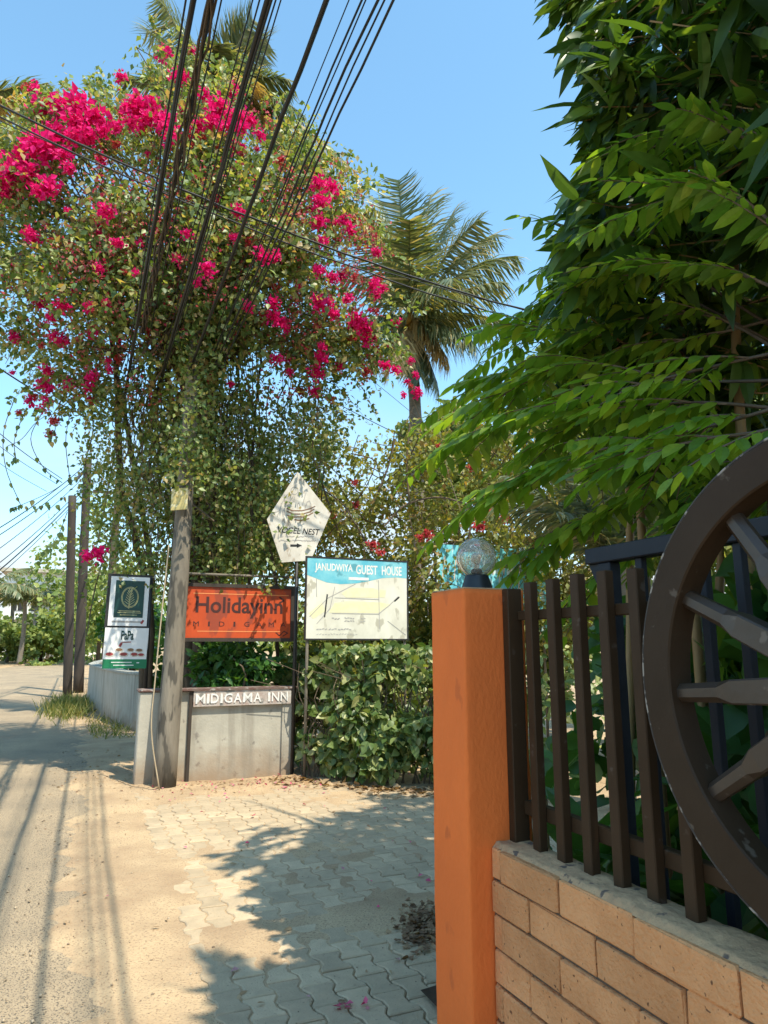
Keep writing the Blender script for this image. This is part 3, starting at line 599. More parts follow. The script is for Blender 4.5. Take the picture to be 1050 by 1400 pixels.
for u0, z, r, lb in [(254, 6.7, .009, 0), (263, 6.6, .026, 'thick black cable bundle crossing the pink flowers beside the palm'), (267, 6.55, .010, 0), (303, 7.2, .008, 0), (345, 7.3, .007, 0), (355, 7.0, .008, 0), (366, 6.5, .028, 'heaviest black cable bundle running over the centre of the flowers'), (371, 6.4, .012, 0), (377, 7.0, .008, 0), (384, 7.4, .007, 0), (446, 6.3, .024, 'single thick black cable with no wires close beside it'), (478, 7.4, .006, 0), (495, 6.8, .010, 0), (500, 6.9, .007, 0), (516, 6.6, .013, 0), (527, 6.9, .009, 0), (538, 6.5, .012, 0)]:
    z = 5.25+(z-6.5)*.35; r *= .72; r_ = ray(u0, 0); t_ = (z-H)/r_.z; N_ = Vector((r_.x*t_, r_.y*t_, z)); qn, dn = QD(N_)
    qe = 1.15+(u0-400)/140*.75
    pts = [W(qn+(qn-qe)*(s-dn)/(-34.3+dn)*-1*0+(qe-qn)*max(0, (s-dn))/(34.3-dn)*.35+0, s, z+.10*((s-dn)/8) - .012*max(0, (s-dn))*(34-s)/8) for s in (-7, -3, dn, dn+2, 8, 13, 22, 34.3)]
    wire(pts, r, lb or LW, GW, 40, .003 if r < .02 else .006)
# wire wrapped in dry creeper
r_ = ray(289, 0); t_ = 3.7/r_.z; N_ = Vector((r_.x*t_, r_.y*t_, 5.3)); qn, dn = QD(N_)
vw = thing('creeper_wrapped_wire', W(qn, dn, 5.3), 'overhead wire wrapped in dry brown creeper stems', 'wire')
base_pts = [W(qn, s, 5.3+.05*math.sin(s)) for s in np.linspace(-4, 8.5, 60)]
MB().tube(base_pts, .012, 5).build('wire', m_wire, vw)
for k in range(5):
    ph = k*1.3; MB().tube([p+Vector((.028*math.cos(i*.9+ph)+random.gauss(0, .012), random.gauss(0, .012), .028*math.sin(i*.9+ph)+random.gauss(0, .012))) for i, p in enumerate(base_pts)], .008, 4).build('creeper_stem', m_bark, vw)
LX = 'black wire crossing the road wires at a slant over the flowers'
for (a, b, r) in [(((-120, 84, 6.3)), (800, 445, 8.6), .013), ((-120, 100, 6.3), (800, 460, 8.6), .010), ((-120, 108, 6.4), (800, 443, 8.7), .006)]:
    A = PY(*a); B = PY(*b); wire([A+(B-A)*s-Vector((0, 0, .55*4*s*(1-s)*.55)) for s in (0, .2, .4, .6, .8, 1)], r, LX, 'wires crossing above the road', 30, .004)
LL = 'thin wire running from the dark poles out over the road'
for (v1, u2, v2, r) in [(634, -40, 745, .022), (640, -40, 756, .020), (648, -40, 778, .016), (660, -40, 800, .018), (664, -40, 812, .026), (668, -40, 820, .014)]:
    A = PD(119, v1, 25.6); B = PY(u2, v2, 15); wire([A+(B-A)*s-Vector((0, 0, .35*4*s*(1-s)*.4)) for s in (0, .25, .5, .75, 1)], r*.62, LL, 'wires leaving the dark poles')
LM = 'thin wire slanting down across the sky behind the hanging stems'
for (a, b, r) in [((-40, 478, 12), (122, 572, 15), .016), ((-40, 560, 18), (85, 655, 24), .013), ((-40, 580, 20), (78, 662, 25), .010), ((-40, 605, 20), (64, 672, 25), .009), ((300, 462, 12), (640, 640, 14), .008)]:
    A = PY(*a); B = PY(*b); wire([A, (A+B)/2-Vector((0, 0, .08)), B], r, LM, 'slanting service wires')
# ------------------------------------------------------------------ signs
def plane_board(u0, v0, u1, v1, d, tilt=0.0):
    """board on plane d=const from pixel corners -> Board centred, half sizes"""
    a = PD(u0, v1, d); b = PD(u1, v0, d); c = (a+b)/2; qa, qb = QD(a)[0], QD(b)[0]
    R = (EV*math.cos(tilt)+Vector((0, 0, 1))*math.sin(tilt)); U = Vector((0, 0, 1))*math.cos(tilt)-EV*math.sin(tilt)
    bd = Board(c, R, U); return bd, (qb-qa)/2, (b.z-a.z)/2
# orange sign in pipe frame
bd, hw, hh = plane_board(250, 806, 398, 872, 8.98)
t = thing('hanging_sign', W(QD(bd.O)[0], 8.98, 1.05), 'orange sign with dark gothic lettering in a grey pipe frame', 'sign')
bd.rect(-hw, hw, -hh, hh, -.02, 0).build('panel', m_signo, t)
fr_ = MB()
for a in [(-hw-.045, hw+.045, hh, hh+.045), (-hw-.045, hw+.045, -hh-.045, -hh), (-hw-.045, -hw, -hh, hh), (hw, hw+.045, -hh, hh)]: fr_.v; bd.rect(*a, -.03, .018).build('frame', m_blackpole, t)
bd.text('Holidayinn', -hw*.80, hw*.84, -hh*.22, hh*.62, .002, 'lettering', m_signd, t, bold=.018)
xs = np.linspace(-hw*.78, hw*.86, 8)
for x, ch in zip(xs, 'MIDIGAMA'): bd.text(ch, x-(.012 if ch == 'I' else .034), x+(.012 if ch == 'I' else .034), -hh*.55, -hh*.36, .002, 'lettering', m_signd, t)
sb = MB(); bd.stroke([(-hw*.85, hh*.74), (hw*.95, hh*.74)], .008, .002, sb); bd.stroke([(-hw*.75, -hh*.74), (hw*.80, -hh*.74)], .008, .002, sb); sb.build('border_line', mat('sign_pale_orange', (.80, .34, .13), (.8, .3, .1), 9, .6), t)
sb = MB(); bd.stroke([(hw*.78, hh*.66), (hw*.86, hh*.52), (hw*.78, hh*.44)], .02, .002, sb); bd.stroke([(hw*.72, -hh*.78), (hw*.79, -hh*.90), (hw*.88, -hh*.72), (hw*.95, -hh*.8), (hw*.86, -hh*.92)], .012, .0025, sb); sb.build('arrow_mark', m_signd, t)
for x in (-hw-.10, hw+.075):
    b_ = bd.P(x, 0); MB().tube([Vector((b_.x, b_.y, .35 if x > 0 else 1.0)), Vector((b_.x, b_.y, bd.O.z+hh+.17))], .028, 8).build('post', m_cpole, t, True)
MB().tube([bd.P(-hw-.10, hh+.16), bd.P(hw+.075, hh+.16)], .016, 8).build('top_pipe', m_cpole, t, True)
for x in (-hw*.1, hw*.45): MB().tube([bd.P(x, hh+.16), bd.P(x+.01, hh+.02)], .008, 6).build('hanger', m_cpole, t)
# pentagon sign
PX = [(407, 645), (452, 702), (425, 766), (385, 769), (365, 710)]
c = PD(408, 712, 8.72); bd = Board(c, EV, (0, 0, 1))
poly = []
for (u, v) in PX: p = PD(u, v, 8.72)-c; poly.append((p.dot(EV), p.z))
t = thing('pentagon_sign', W(QD(c)[0], 8.74, .35), 'white kite shaped signboard with a nest drawing on a thin post', 'sign')
bd.slab(poly, -.018, 0).build('panel', m_signw, t)
def L2(px): p = PD(px[0], px[1], 8.72)-c; return (p.dot(EV), p.z)
def zz(x, y): return L2((355+x/9.336, 635+y/9.333))
bd.text('VOGEL NEST', zz(255, 0)[0], zz(785, 0)[0], zz(0, 855)[1], zz(0, 775)[1], .002, 'lettering', m_ink, t, shear=.25, bold=.012)
sb = MB()
for y, segs in [(920, [(255, 300), (330, 450), (475, 560), (575, 695)]), (972, [(245, 400), (420, 545), (560, 715)])]:
    for a, b2 in segs:
        x = a
        while x < b2: bd.stroke([zz(x, y+random.uniform(-8, 8)), zz(min(x+16, b2), y+random.uniform(-8, 8))], .013, .002, sb); x += 24
sb.build('small_print', m_grey_ink, t)['kind'] = 'stuff'
sb = MB(); bd.stroke([zz(400, 1035), zz(480, 1035)], .03, .002, sb); bd.add_ = None
sb.add([bd.P(*zz(475, 1005), .002), bd.P(*zz(475, 1065), .002), bd.P(*zz(540, 1035), .002)], [(0, 1, 2)]); sb.build('arrow_mark', m_ink, t)
sb = MB(); circ = [zz(445+45*math.cos(a), 335+48*math.sin(a)) for a in np.linspace(0, 6.283, 18)]; bd.stroke(circ, .009, .002, sb)
for pl_ in [[(355, 380), (310, 440), (330, 480), (390, 465), (425, 410)], [(445, 415), (435, 470), (350, 520), (320, 560), (310, 640)], [(355, 380), (280, 500), (250, 590), (190, 615)], [(330, 540), (290, 600), (300, 665)], [(245, 610), (225, 665)], [(490, 560), (480, 510), (500, 490), (525, 560)], [(580, 560), (605, 480), (635, 465), (650, 500), (640, 545)], [(595, 345), (545, 520)]]:
    bd.stroke([zz(*p) for p in pl_], .010, .002, sb)
sb.build('figure_drawing', m_grey_ink, t)
sb = MB()
for pl_ in [[(345, 560), (420, 590), (540, 590), (640, 565), (705, 535)], [(350, 600), (430, 632), (550, 632), (640, 605), (695, 570)], [(345, 645), (420, 670), (560, 668), (640, 640), (680, 615)], [(445, 705), (530, 715), (630, 690)]]: bd.stroke([zz(*p) for p in pl_], .014, .0022, sb)
sb.build('nest_drawing', m_brownink, t)
b_ = W(QD(c)[0], 8.75); MB().tube([Vector((b_.x, b_.y, -.02)), Vector((b_.x, b_.y, c.z+.1))], .022, 8).build('post', m_black, t, True)
# guest house sign
bd, hw, hh = plane_board(418, 769, 556, 873, 8.5)
t = thing('map_sign', W(QD(bd.O)[0], 8.5, 0), 'white signboard with cyan header band and pale yellow fields above the hedge', 'sign')
bd.rect(-hw, hw, -hh, hh, -.015, 0).build('panel', m_map, t)
for a in [(-hw-.02, hw+.02, hh, hh+.02), (-hw-.02, hw+.02, -hh-.02, -hh), (-hw-.02, -hw, -hh, hh), (hw, hw+.02, -hh, hh)]: bd.rect(*a, -.025, .006).build('frame', m_black, t)
def Z(x, y): return (-hw+(x-60)/(955-60)*2*hw, hh-(y-85)/(775-85)*2*hh)
bd.slab([Z(x, y) for x, y in [(60, 85), (955, 85), (955, 232), (860, 226), (720, 238), (600, 270), (480, 295), (350, 305), (230, 295), (130, 260), (60, 235)]][::-1], .0005, .0015).build('header', m_cyan, t)
for wd_, x0, x1 in [('JANUDWIYA', 125, 455), ('GUEST', 485, 680), ('HOUSE', 720, 905)]: bd.text(wd_, *[Z(x0, 0)[0], Z(x1, 0)[0]], Z(0, 212)[1], Z(0, 128)[1], .003, 'lettering', m_white, t, bold=.022)
bd.rect(Z(420, 0)[0], Z(600, 0)[0], Z(0, 264)[1], Z(0, 240)[1], .0018, .0028).build('header_strip', m_white, t)
for pl_ in [[(430, 335), (640, 330), (690, 345), (690, 415), (400, 420), (360, 385)], [(300, 470), (420, 450), (700, 455), (800, 470), (690, 550), (250, 555)], [(80, 560), (190, 470), (220, 540), (120, 610)], [(700, 340), (760, 345), (750, 410), (700, 410)]]: bd.slab([Z(*p) for p in pl_], .0005, .0014).build('map_field', m_yel, t)
sb = MB()
for pl_ in [[(90, 590), (240, 430), (480, 300)], [(150, 650), (260, 520), (300, 330)], [(300, 425), (690, 430)], [(280, 560), (690, 560)], [(690, 260), (700, 690)], [(140, 270), (145, 420)], [(690, 560), (790, 480), (870, 400)], [(775, 620), (940, 740)]]: bd.stroke([Z(*p) for p in pl_], .009, .002, sb)
sb.build('map_line', m_grey_ink, t)
sb = MB()
for y, x0, x1 in [(605, 280, 345), (600, 390, 470), (625, 390, 470), (600, 535, 570), (628, 530, 575), (695, 150, 240), (695, 255, 320), (695, 335, 450), (738, 150, 510)]:
    x = x0
    while x < x1: bd.stroke([Z(x, y+random.uniform(-6, 6)), Z(min(x+14, x1), y+random.uniform(-6, 6))], .014 if y < 730 else .007, .002, sb); x += 24
sb.build('small_print', m_grey_ink, t)['kind'] = 'stuff'
sb = MB(); bd.stroke([Z(840, 440), Z(880, 405)], .02, .0024, sb); bd.stroke([Z(235, 400), Z(215, 590)], .018, .0024, sb); sb.build('map_mark', m_ink, t)
for x in (-hw+.03, hw-.02): b_ = bd.P(x, 0, -.035); MB().tube([Vector((b_.x, b_.y, -.02)), Vector((b_.x, b_.y, bd.O.z+hh))], .02, 8).build('post', m_cpole, t, True)
# cyan sign beyond the pillar
bd, hw, hh = plane_board(598, 753, 745, 862, 9.0)
t = thing('cyan_sign', W(QD(bd.O)[0], 9.0, 0), 'weathered cyan board with faded white writing behind the globe lamp', 'sign')
bd.rect(-hw, hw, -hh, hh, -.015, 0).build('panel', m_cyan2, t)
bd.rect(-hw-.03, -hw, -hh, hh, -.02, .006).build('frame', m_gate, t)
sb = MB()
for k in range(9):
    x = -hw*.9+k*hw*.2; bd.stroke([(x, hh*.2+random.uniform(-.1, .1)), (x+.04, hh*.72), (x+.09, hh*.35), (x+.12, hh*.70+random.uniform(-.1, .1))], .022, .002, sb)
sb.build('faded_writing', m_signw, t)
for x in (-hw+.06, hw-.06): b_ = bd.P(x, 0, -.04); MB().tube([Vector((b_.x, b_.y, -.02)), Vector((b_.x, b_.y, bd.O.z+hh))], .022, 8).build('post', m_cpole, t, True)
bd, hw, hh = plane_board(772, 778, 822, 838, 9.3)
t = thing('cream_sign', W(QD(bd.O)[0], 9.3, 0), 'cream board with a yellow top seen between the railing bars', 'sign')
bd.rect(-hw, hw, -hh, hh*.2, -.015, 0).build('panel', m_cream, t); bd.rect(-hw, hw, hh*.2+.002, hh, -.015, 0).build('top_panel', m_yel, t)
b_ = bd.P(0, 0, -.04); MB().tube([Vector((b_.x, b_.y, -.02)), Vector((b_.x, b_.y, bd.O.z+hh))], .022, 8).build('post', m_cpole, t, True)
# green restaurant sign, two panels
ti = math.radians(-4); dS = 9.45
cA = PD(176.5, 822, dS); bdA = Board(cA, EV+Vector((0, 0, -.01)), Vector((0, 0, 1))+EV*.07)
s_px = (PD(277, 822, dS)-PD(177, 822, dS)).dot(EV)/100
t = thing('restaurant_sign', W(QD(cA)[0]+.2, dS, 1.0), 'tall two panel sign with a dark green emblem over a food picture', 'sign')
hw, hh = 25.5*s_px, 34*s_px
bdA.rect(-hw-.035, hw+.035, -hh-.02, hh+.03, -.05, -.012).build('light_box', m_black, t)
bdA.rect(-hw, hw, -hh, hh, -.0115, 0).build('frame', m_signw2, t)
bdA.rect(-hw*.74, hw*.76, -hh*.66, hh*.84, .0006, .004).build('panel', m_grn, t)
sb = MB()
for rr_ in (1, .9): bdA.stroke([(hw*.03+hw*.44*rr_*math.cos(a), hh*.16+hh*.42*rr_*math.sin(a)) for a in np.linspace(0, 6.283, 26)], .008, .006, sb)
bdA.stroke([(hw*.0, -hh*.28), (hw*.02, hh*.1), (hw*.1, hh*.5)], .016, .006, sb)
for k in range(7):
    z_ = -hh*.15+k*hh*.09; bdA.stroke([(hw*.03, z_), (hw*.03+hw*.26*(1-k/9), z_+hh*.14)], .007, .006, sb); bdA.stroke([(hw*.03, z_), (hw*.03-hw*.26*(1-k/9), z_+hh*.14)], .007, .006, sb)
for z_, a, b2 in [(-.40, -.5, .6), (-.47, -.55, .65), (-.56, -.4, .45)]: bdA.stroke([(hw*a, hh*z_), (hw*b2, hh*z_)], .010, .006, sb)
sb.build('emblem', m_gold, t)
sb = MB(); x = -hw*.78
while x < hw*.7: bdA.stroke([(x, -hh*.83), (x+hw*.09, -hh*.83)], .022, .002, sb); x += hw*.125
sb.build('small_print', m_grey_ink, t)['kind'] = 'stuff'
sb = MB(); bdA.stroke([(hw*.72, -hh*.88), (hw*.80, -hh*.78)], .026, .002, sb); sb.build('mark', m_redink, t)
cB = PD(172, 886, dS); bdB = Board(cB, EV+Vector((0, 0, -.01)), Vector((0, 0, 1))+EV*.09); hw, hh = 28.5*s_px, 27.5*s_px
bdB.rect(-hw, hw, -hh, hh, -.02, 0).build('lower_panel', m_signw2, t)
bdB.rect(-hw, hw, -hh, -hh*.55, .0006, .003).build('strip', m_grn2, t)
bdB.text('PaPa', -hw*.26, hw*.32, hh*.40, hh*.86, .002, 'lettering', m_grn, t, bold=.03)
sb = MB(); bdB.stroke([(-hw*.25, hh*.2), (-hw*.2, hh*.28), (hw*.2, hh*.3)], .012, .002, sb); bdB.stroke([(-hw*.28, hh*.1), (-hw*.22, hh*.22)], .03, .002, sb); sb.build('mark', m_redink, t)
for k, (x, z_, r) in enumerate([(-.72, -.32, .2), (-.30, -.10, .17), (-.08, -.32, .2), (.22, -.10, .16), (.40, -.32, .18), (.62, -.12, .17), (.72, -.34, .16)]):
    bdB.slab([(hw*x+hw*r*1.15*math.cos(a), hh*z_+hh*r*.62*math.sin(a)) for a in np.linspace(0, 6.283, 14)[:-1]], .0006, .003).build('dish_plate', m_signw, t)
    bdB.slab([(hw*x+hw*r*.85*math.cos(a), hh*z_+hh*.02+hh*r*.42*math.sin(a)) for a in np.linspace(0, 6.283, 12)[:-1]], .0031, .005).build('dish_food', [m_redink, m_brownink][k % 2], t)
sb = MB()
for x0, x1, z_ in [(-.6, .3, -.70), (-.5, .4, -.84), (.55, .65, -.72)]: bdB.stroke([(hw*x0, hh*z_), (hw*x1, hh*z_)], .010, .004, sb)
sb.build('small_print', m_signw2, t)['kind'] = 'stuff'
pq = QD(bdA.P(25.5*s_px+.03, 0))[0]; MB().tube([W(pq+.0, dS+.02, 1.0), bdA.P(25.5*s_px+.015, 34*s_px, -.03)], .025, 8).build('post', m_black, t, True)

# ------------------------------------------------------------------ hedge / creeper along the lane
hq = [2.58, 2.74, 3.08, 3.63, 4.6, 7.5]; hd = [8.75, 8.45, 7.95, 7.55, 7.1, 6.7]; hz = [1.15, 1.42, 1.45, 1.50, 1.6, 1.6]
hedge = thing('creeper_hedge', W(3.0, 8.6, 0), 'dense creeper hedge of pale heart shaped leaves below the map sign', 'hedge')
n = 8200; q = RNG.uniform(2.6, 7.0, n); q = np.where(RNG.random(n) < .72, RNG.uniform(2.6, 4.1, n), q)
fr_d = np.interp(q, hq, hd); top = np.interp(q, hq, hz)+.24*(fbm(q*3, q*0+3)-.5)*2; z = RNG.random(n)**.85*top
dep = np.where(RNG.random(n) < .3, RNG.uniform(0, 1.3, n), np.abs(RNG.normal(0, .2, n))); bul = .24*(1-(z/top))+.32*(fbm(q*3.2, z*3.2+7)-.5)*2
d = fr_d-bul+dep-.05
keep = (fbm(q*3.3+9, z*3.3+2, 3)+.10*RNG.random(n)) > .465; q, d, z = q[keep], d[keep], z[keep]; n = len(q)
P = np.stack([q*CT-d*ST, q*ST+d*CT, z+.03], -1); out_ = np.array(-DV-EV*.15)
N = out_[None]*.7+np.array([0, 0, .7])+RNG.normal(0, .6, (n, 3)); A = RNG.normal(0, .6, (n, 3))+np.array([0, 0, -.7]); A -= N*(A*N).sum(1, keepdims=True)/(N*N).sum(1, keepdims=True)
Lh = RNG.uniform(.055, .11, n)*np.where(RNG.random(n) < .35, 1.5, 1)
leaf_system(T_OVATE, P, A, N, Lh, hedge, m_hedge)
mb = MB()
for k in range(70):
    q0 = random.uniform(2.65, 4.4); d0 = interp(q0, hq, hd)+.15; tp_ = interp(q0, hq, hz)
    mb.tube(wpath([W(q0, d0, 0), W(q0+random.gauss(0, .1), d0-random.uniform(-.05, .1), tp_*.35), W(q0+random.gauss(0, .2), d0+random.gauss(0, .12), tp_*.7), W(q0+random.gauss(0, .3), d0+random.gauss(0, .1), tp_*random.uniform(.85, 1.05))], 9), [.010-.0008*i for i in range(9)], 5)
mb.build('stems', m_twig, hedge); bpy.data.objects['stems']['kind'] = 'stuff'
# ferny planter behind the corner wall
def leafy(name, label, cat, C, spread, n, T, L, m, group=None, stems=6, up=.5, stem_m=None, frac_up=.6, qmin=None):
    t = thing(name, C, label, cat, group); C = np.array(C)
    cl = unit(70)*(RNG.random(70)**.45)[:, None]*.8; P = cl[RNG.integers(0, 70, n)]+unit(n)*(RNG.random(n)**.5)[:, None]*.22; P = C+P*np.array(spread)*.5*1.15+np.array([0, 0, spread[2]*frac_up]); P[:, 2] = np.maximum(P[:, 2], C[2]+.03)
    if qmin is not None: P = P[(P[:, 0]*CT+P[:, 1]*ST) > qmin]; n = len(P)
    N = unit(n)*.8+np.array([.25, -.3, up]); A = unit(n)+(P-C)*.6/np.linalg.norm(spread)
    V, Fc, r = leaves(T, P, A, N, RNG.uniform(.7, 1.25, n)*L); o = raw('foliage', V, Fc, m, t, rnd=r); o['kind'] = 'stuff'
    mb = MB()
    for k in range(stems):
        e = P[random.randrange(n)]; mid = (C+e)/2+np.array([random.gauss(0, .08), random.gauss(0, .08), .1]); r0 = .012+.01*spread[2]
        mb.tube(wpath([C-np.array([0, 0, .02]), mid, e], 7), [r0*(1-.12*i) for i in range(7)], 5)
    mb.build('stems', stem_m or m_twig, t); return t
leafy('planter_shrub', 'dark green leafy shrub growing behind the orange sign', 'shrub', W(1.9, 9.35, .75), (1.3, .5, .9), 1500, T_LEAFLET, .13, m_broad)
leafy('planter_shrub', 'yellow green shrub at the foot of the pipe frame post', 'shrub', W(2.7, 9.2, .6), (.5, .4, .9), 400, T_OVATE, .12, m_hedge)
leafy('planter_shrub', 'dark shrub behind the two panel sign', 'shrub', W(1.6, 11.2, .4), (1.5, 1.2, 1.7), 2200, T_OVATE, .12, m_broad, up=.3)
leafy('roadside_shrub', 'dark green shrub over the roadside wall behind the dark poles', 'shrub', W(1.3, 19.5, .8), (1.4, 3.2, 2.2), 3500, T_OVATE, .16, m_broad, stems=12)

leafy('garden_shrub', 'yellow green shrub filling the gap behind the creeper hedge', 'shrub', W(3.5, 9.3, .1), (2.4, 1.3, 1.7), 3600, T_OVLO, .12, m_hedge, stems=10)
leafy('garden_shrub', 'sunlit shrub behind the cyan board', 'shrub', W(5.2, 10.6, .1), (2.4, 1.3, 2.2), 3000, T_OVLO, .13, m_hedge, stems=10)
leafy('garden_shrub', 'sunlit shrub behind the cream board and railing', 'shrub', W(7.2, 10.6, .1), (2.6, 1.5, 2.6), 3000, T_OVLO, .14, m_hedge, stems=10)
# ------------------------------------------------------------------ bougainvillea
BY = 9.2
bg_ = thing('bougainvillea', W(1.75, 9.35, 0), 'huge bougainvillea with pink bracts climbing over the corner wall', 'tree')
POLY = [(-80, 215), (-20, 200), (10, 185), (40, 155), (90, 135), (140, 125), (190, 125), (235, 85), (265, 85), (300, 105), (345, 150), (395, 185), (450, 225), (490, 275), (515, 330), (528, 390), (532, 440), (520, 480), (480, 520), (455, 545), (420, 560), (330, 560), (250, 570), (165, 555), (120, 545), (75, 545), (50, 505), (30, 470), (-10, 440), (-80, 430)]
def bdepth(u, v):
    x = (u-250)/300; y = (v-330)/250; rr_ = min(1, x*x+y*y); return 1.55*math.sqrt(max(.05, 1-rr_))*interp(v, [380, 540], [1, .45])
clumps = []
while len(clumps) < 600:
    u = random.uniform(-80, 540); v = random.uniform(85, 570)
    if not in_poly((u, v), POLY): continue
    edge = min(math.hypot(u-a, v-b2) for a, b2 in POLY)
    dens = 1.0
    if u < 110 and v > 380: dens = .35
    elif v > 500: dens = .5
    if random.random() > dens: continue
    if vnoise(np.array(u*.021+5), np.array(v*.021+2)) < .30+.1*random.random() and edge > 12: continue
    dp = bdepth(u, v); Y = BY-dp*random.choice([1, 1, .8, .4, 0, -.5, -.9])*random.uniform(.75, 1.05)
    clumps.append((PY(u, v, Y), 1.0, Y))
parts = []; tw = MB(); hub = PY(262, 470, 9.0)
for c, s, Y in clumps:
    k = int(random.uniform(55, 120)); c = np.array(c)
    ax = c-np.array(hub); ax /= np.linalg.norm(ax)+1e-6; ax = ax+np.array([0, 0, -.35])+RNG.normal(0, .45, 3); ax /= np.linalg.norm(ax)
    tt = RNG.uniform(-.42, .42, k); P = c+ax*tt[:, None]+RNG.normal(0, .125, (k, 3)); P[:, 2] -= .25*np.maximum(tt, 0)**2*4*.3
    N = unit(k)*.75+np.array([.32, -.35, .65]); A = unit(k)+np.array([0, 0, -.5])
    parts.append(leaves(T_SMALL, P, A, N, RNG.uniform(.055, .12, k)))
    p0 = c-ax*.5; tw.tube([p0, c-ax*.1+RNG.normal(0, .03, 3), c+ax*.42+np.array([0, 0, -.05])], [.009, .006, .003], 4, False)
    if random.random() < .45:
        mid = (c+np.array(hub))/2+RNG.normal(0, .25, 3)+np.array([0, 0, .2]); tw.tube(wpath([hub+Vector(RNG.normal(0, .3, 3)), mid, p0], 7), [.02, .017, .014, .012, .011, .010, .009], 4, False)
# long arching shoots that break the outline
for k_ in range(85):
    i_ = random.randrange(len(POLY)); (a0, b0), (a1, b1) = POLY[i_], POLY[i_-1]; f_ = random.random(); u, v = a0+(a1-a0)*f_, b0+(b1-b0)*f_
    if u < -30: continue
    p0 = np.array(PY(u+(250-u)*.12, v+(330-v)*.12, BY-random.uniform(-.6, .8))); out_v = p0-np.array(PY(250, 340, BY)); out_v /= np.linalg.norm(out_v); ln_ = random.uniform(.35, .95)
    pts = wpath([p0, p0+out_v*ln_*.6+np.array([0, 0, .12]), p0+out_v*ln_+RNG.normal(0, .1, 3)+np.array([0, 0, -.12*random.random()])], 12); tw.tube(pts, [.006-.0004*i for i in range(12)], 4, False)
    kk = int(ln_*60); idx = RNG.random(kk)*11; P = np.array([np.array(pts[int(x)])*(1-x % 1)+np.array(pts[min(11, int(x)+1)])*(x % 1) for x in idx])+RNG.normal(0, .03, (kk, 3))
    parts.append(leaves(T_SMALL, P, unit(kk)+out_v*.5, unit(kk)*.8+np.array([.2, -.35, .5]), RNG.uniform(.05, .10, kk)))
# hanging part below the crown
low = []
LOWP = [(100, 540), (430, 545), (470, 570), (450, 640), (410, 660), (420, 790), (130, 800), (112, 700), (118, 600)]
while len(low) < 640:
    u = random.uniform(95, 475); v = random.uniform(535, 800)
    if not in_poly((u, v), LOWP): continue
    if random.random() > interp(u, [100, 150, 200, 240, 300, 360, 430, 470], [.30, .38, .5, .85, .9, .7, .5, .3]): continue
    low.append(PY(u, v, random.uniform(8.9, 10.6)))
for c in low:
    k = int(random.uniform(18, 55)); c = np.array(c); tt = RNG.uniform(-.3, .3, k)
    P = c+np.stack([RNG.normal(0, .09, k), RNG.normal(0, .09, k), tt], -1)
    parts.append(leaves(T_SMALL, P, unit(k)+np.array([0, 0, -.6]), unit(k)*.8+np.array([.2, -.4, .4]), RNG.uniform(.05, .09, k)))
for k_ in range(85):
    c = np.array(PY(random.gauss(264, 15), random.uniform(400, 655), random.uniform(8.0, 8.7))); k = int(random.uniform(16, 40)); P = c+np.stack([RNG.normal(0, .07, k), RNG.normal(0, .07, k), RNG.uniform(-.28, .28, k)], -1)
    parts.append(leaves(T_SMALL, P, unit(k)+np.array([0, 0, -.6]), unit(k)*.8+np.array([.2, -.4, .4]), RNG.uniform(.05, .09, k)))
V, Fc, r = join(parts); o = raw('crown', V, Fc, m_boug, bg_, rnd=r); o['kind'] = 'stuff'
o = tw.build('twigs', m_twig, bg_); o['kind'] = 'stuff'
# main stems
for k, (u0, u1, u2, r0) in enumerate([(262, 255, 235, .07), (272, 268, 270, .085), (285, 285, 300, .06), (296, 275, 330, .045), (250, 268, 205, .045), (278, 290, 380, .04), (196, 158, 170, .06), (204, 165, 130, .05), (340, 350, 380, .028), (376, 330, 300, .026)]):
    Y0 = 9.7 if k < 6 else (10.6 if k < 8 else 9.6)
    pts = [PY(u0, 960, Y0)+Vector((0, 0, -.2)), PY(u0+random.uniform(-8, 8), 800, Y0-.1), PY((u0+u1)/2+random.uniform(-8, 8), 680, Y0-.3), PY(u1, 540, 9.1 if k < 6 else 10), PY((u1+u2)/2, 430, 8.9), PY(u2, 300, 8.6)]
    P = wpath(pts, 26); P = [p+Vector((random.gauss(0, .015), random.gauss(0, .015), 0)) for p in P]
    MB().tube(P, [r0*(1-.02*i) for i in range(26)], 8).build('trunk', m_bark, bg_, True)
hv = MB(); lp = []
for k in range(120):
    u0 = random.gauss(262, 45) if k < 80 else random.uniform(95, 440); v0 = random.uniform(430, 560); Y0 = random.uniform(9.15, 10.3); ln_ = random.uniform(80, 330)
    pts = [PY(u0+random.gauss(0, 5), v0, Y0), PY(u0+random.gauss(0, 9), v0+ln_*.4, Y0+random.gauss(0, .1)), PY(u0+random.gauss(0, 16), v0+ln_*.75, Y0+random.gauss(0, .2)), PY(u0+random.gauss(0, 24), min(v0+ln_, 900), Y0+random.gauss(0, .2))]
    P = wpath(pts, 14); hv.tube(P, random.uniform(.003, .011), 4, False)
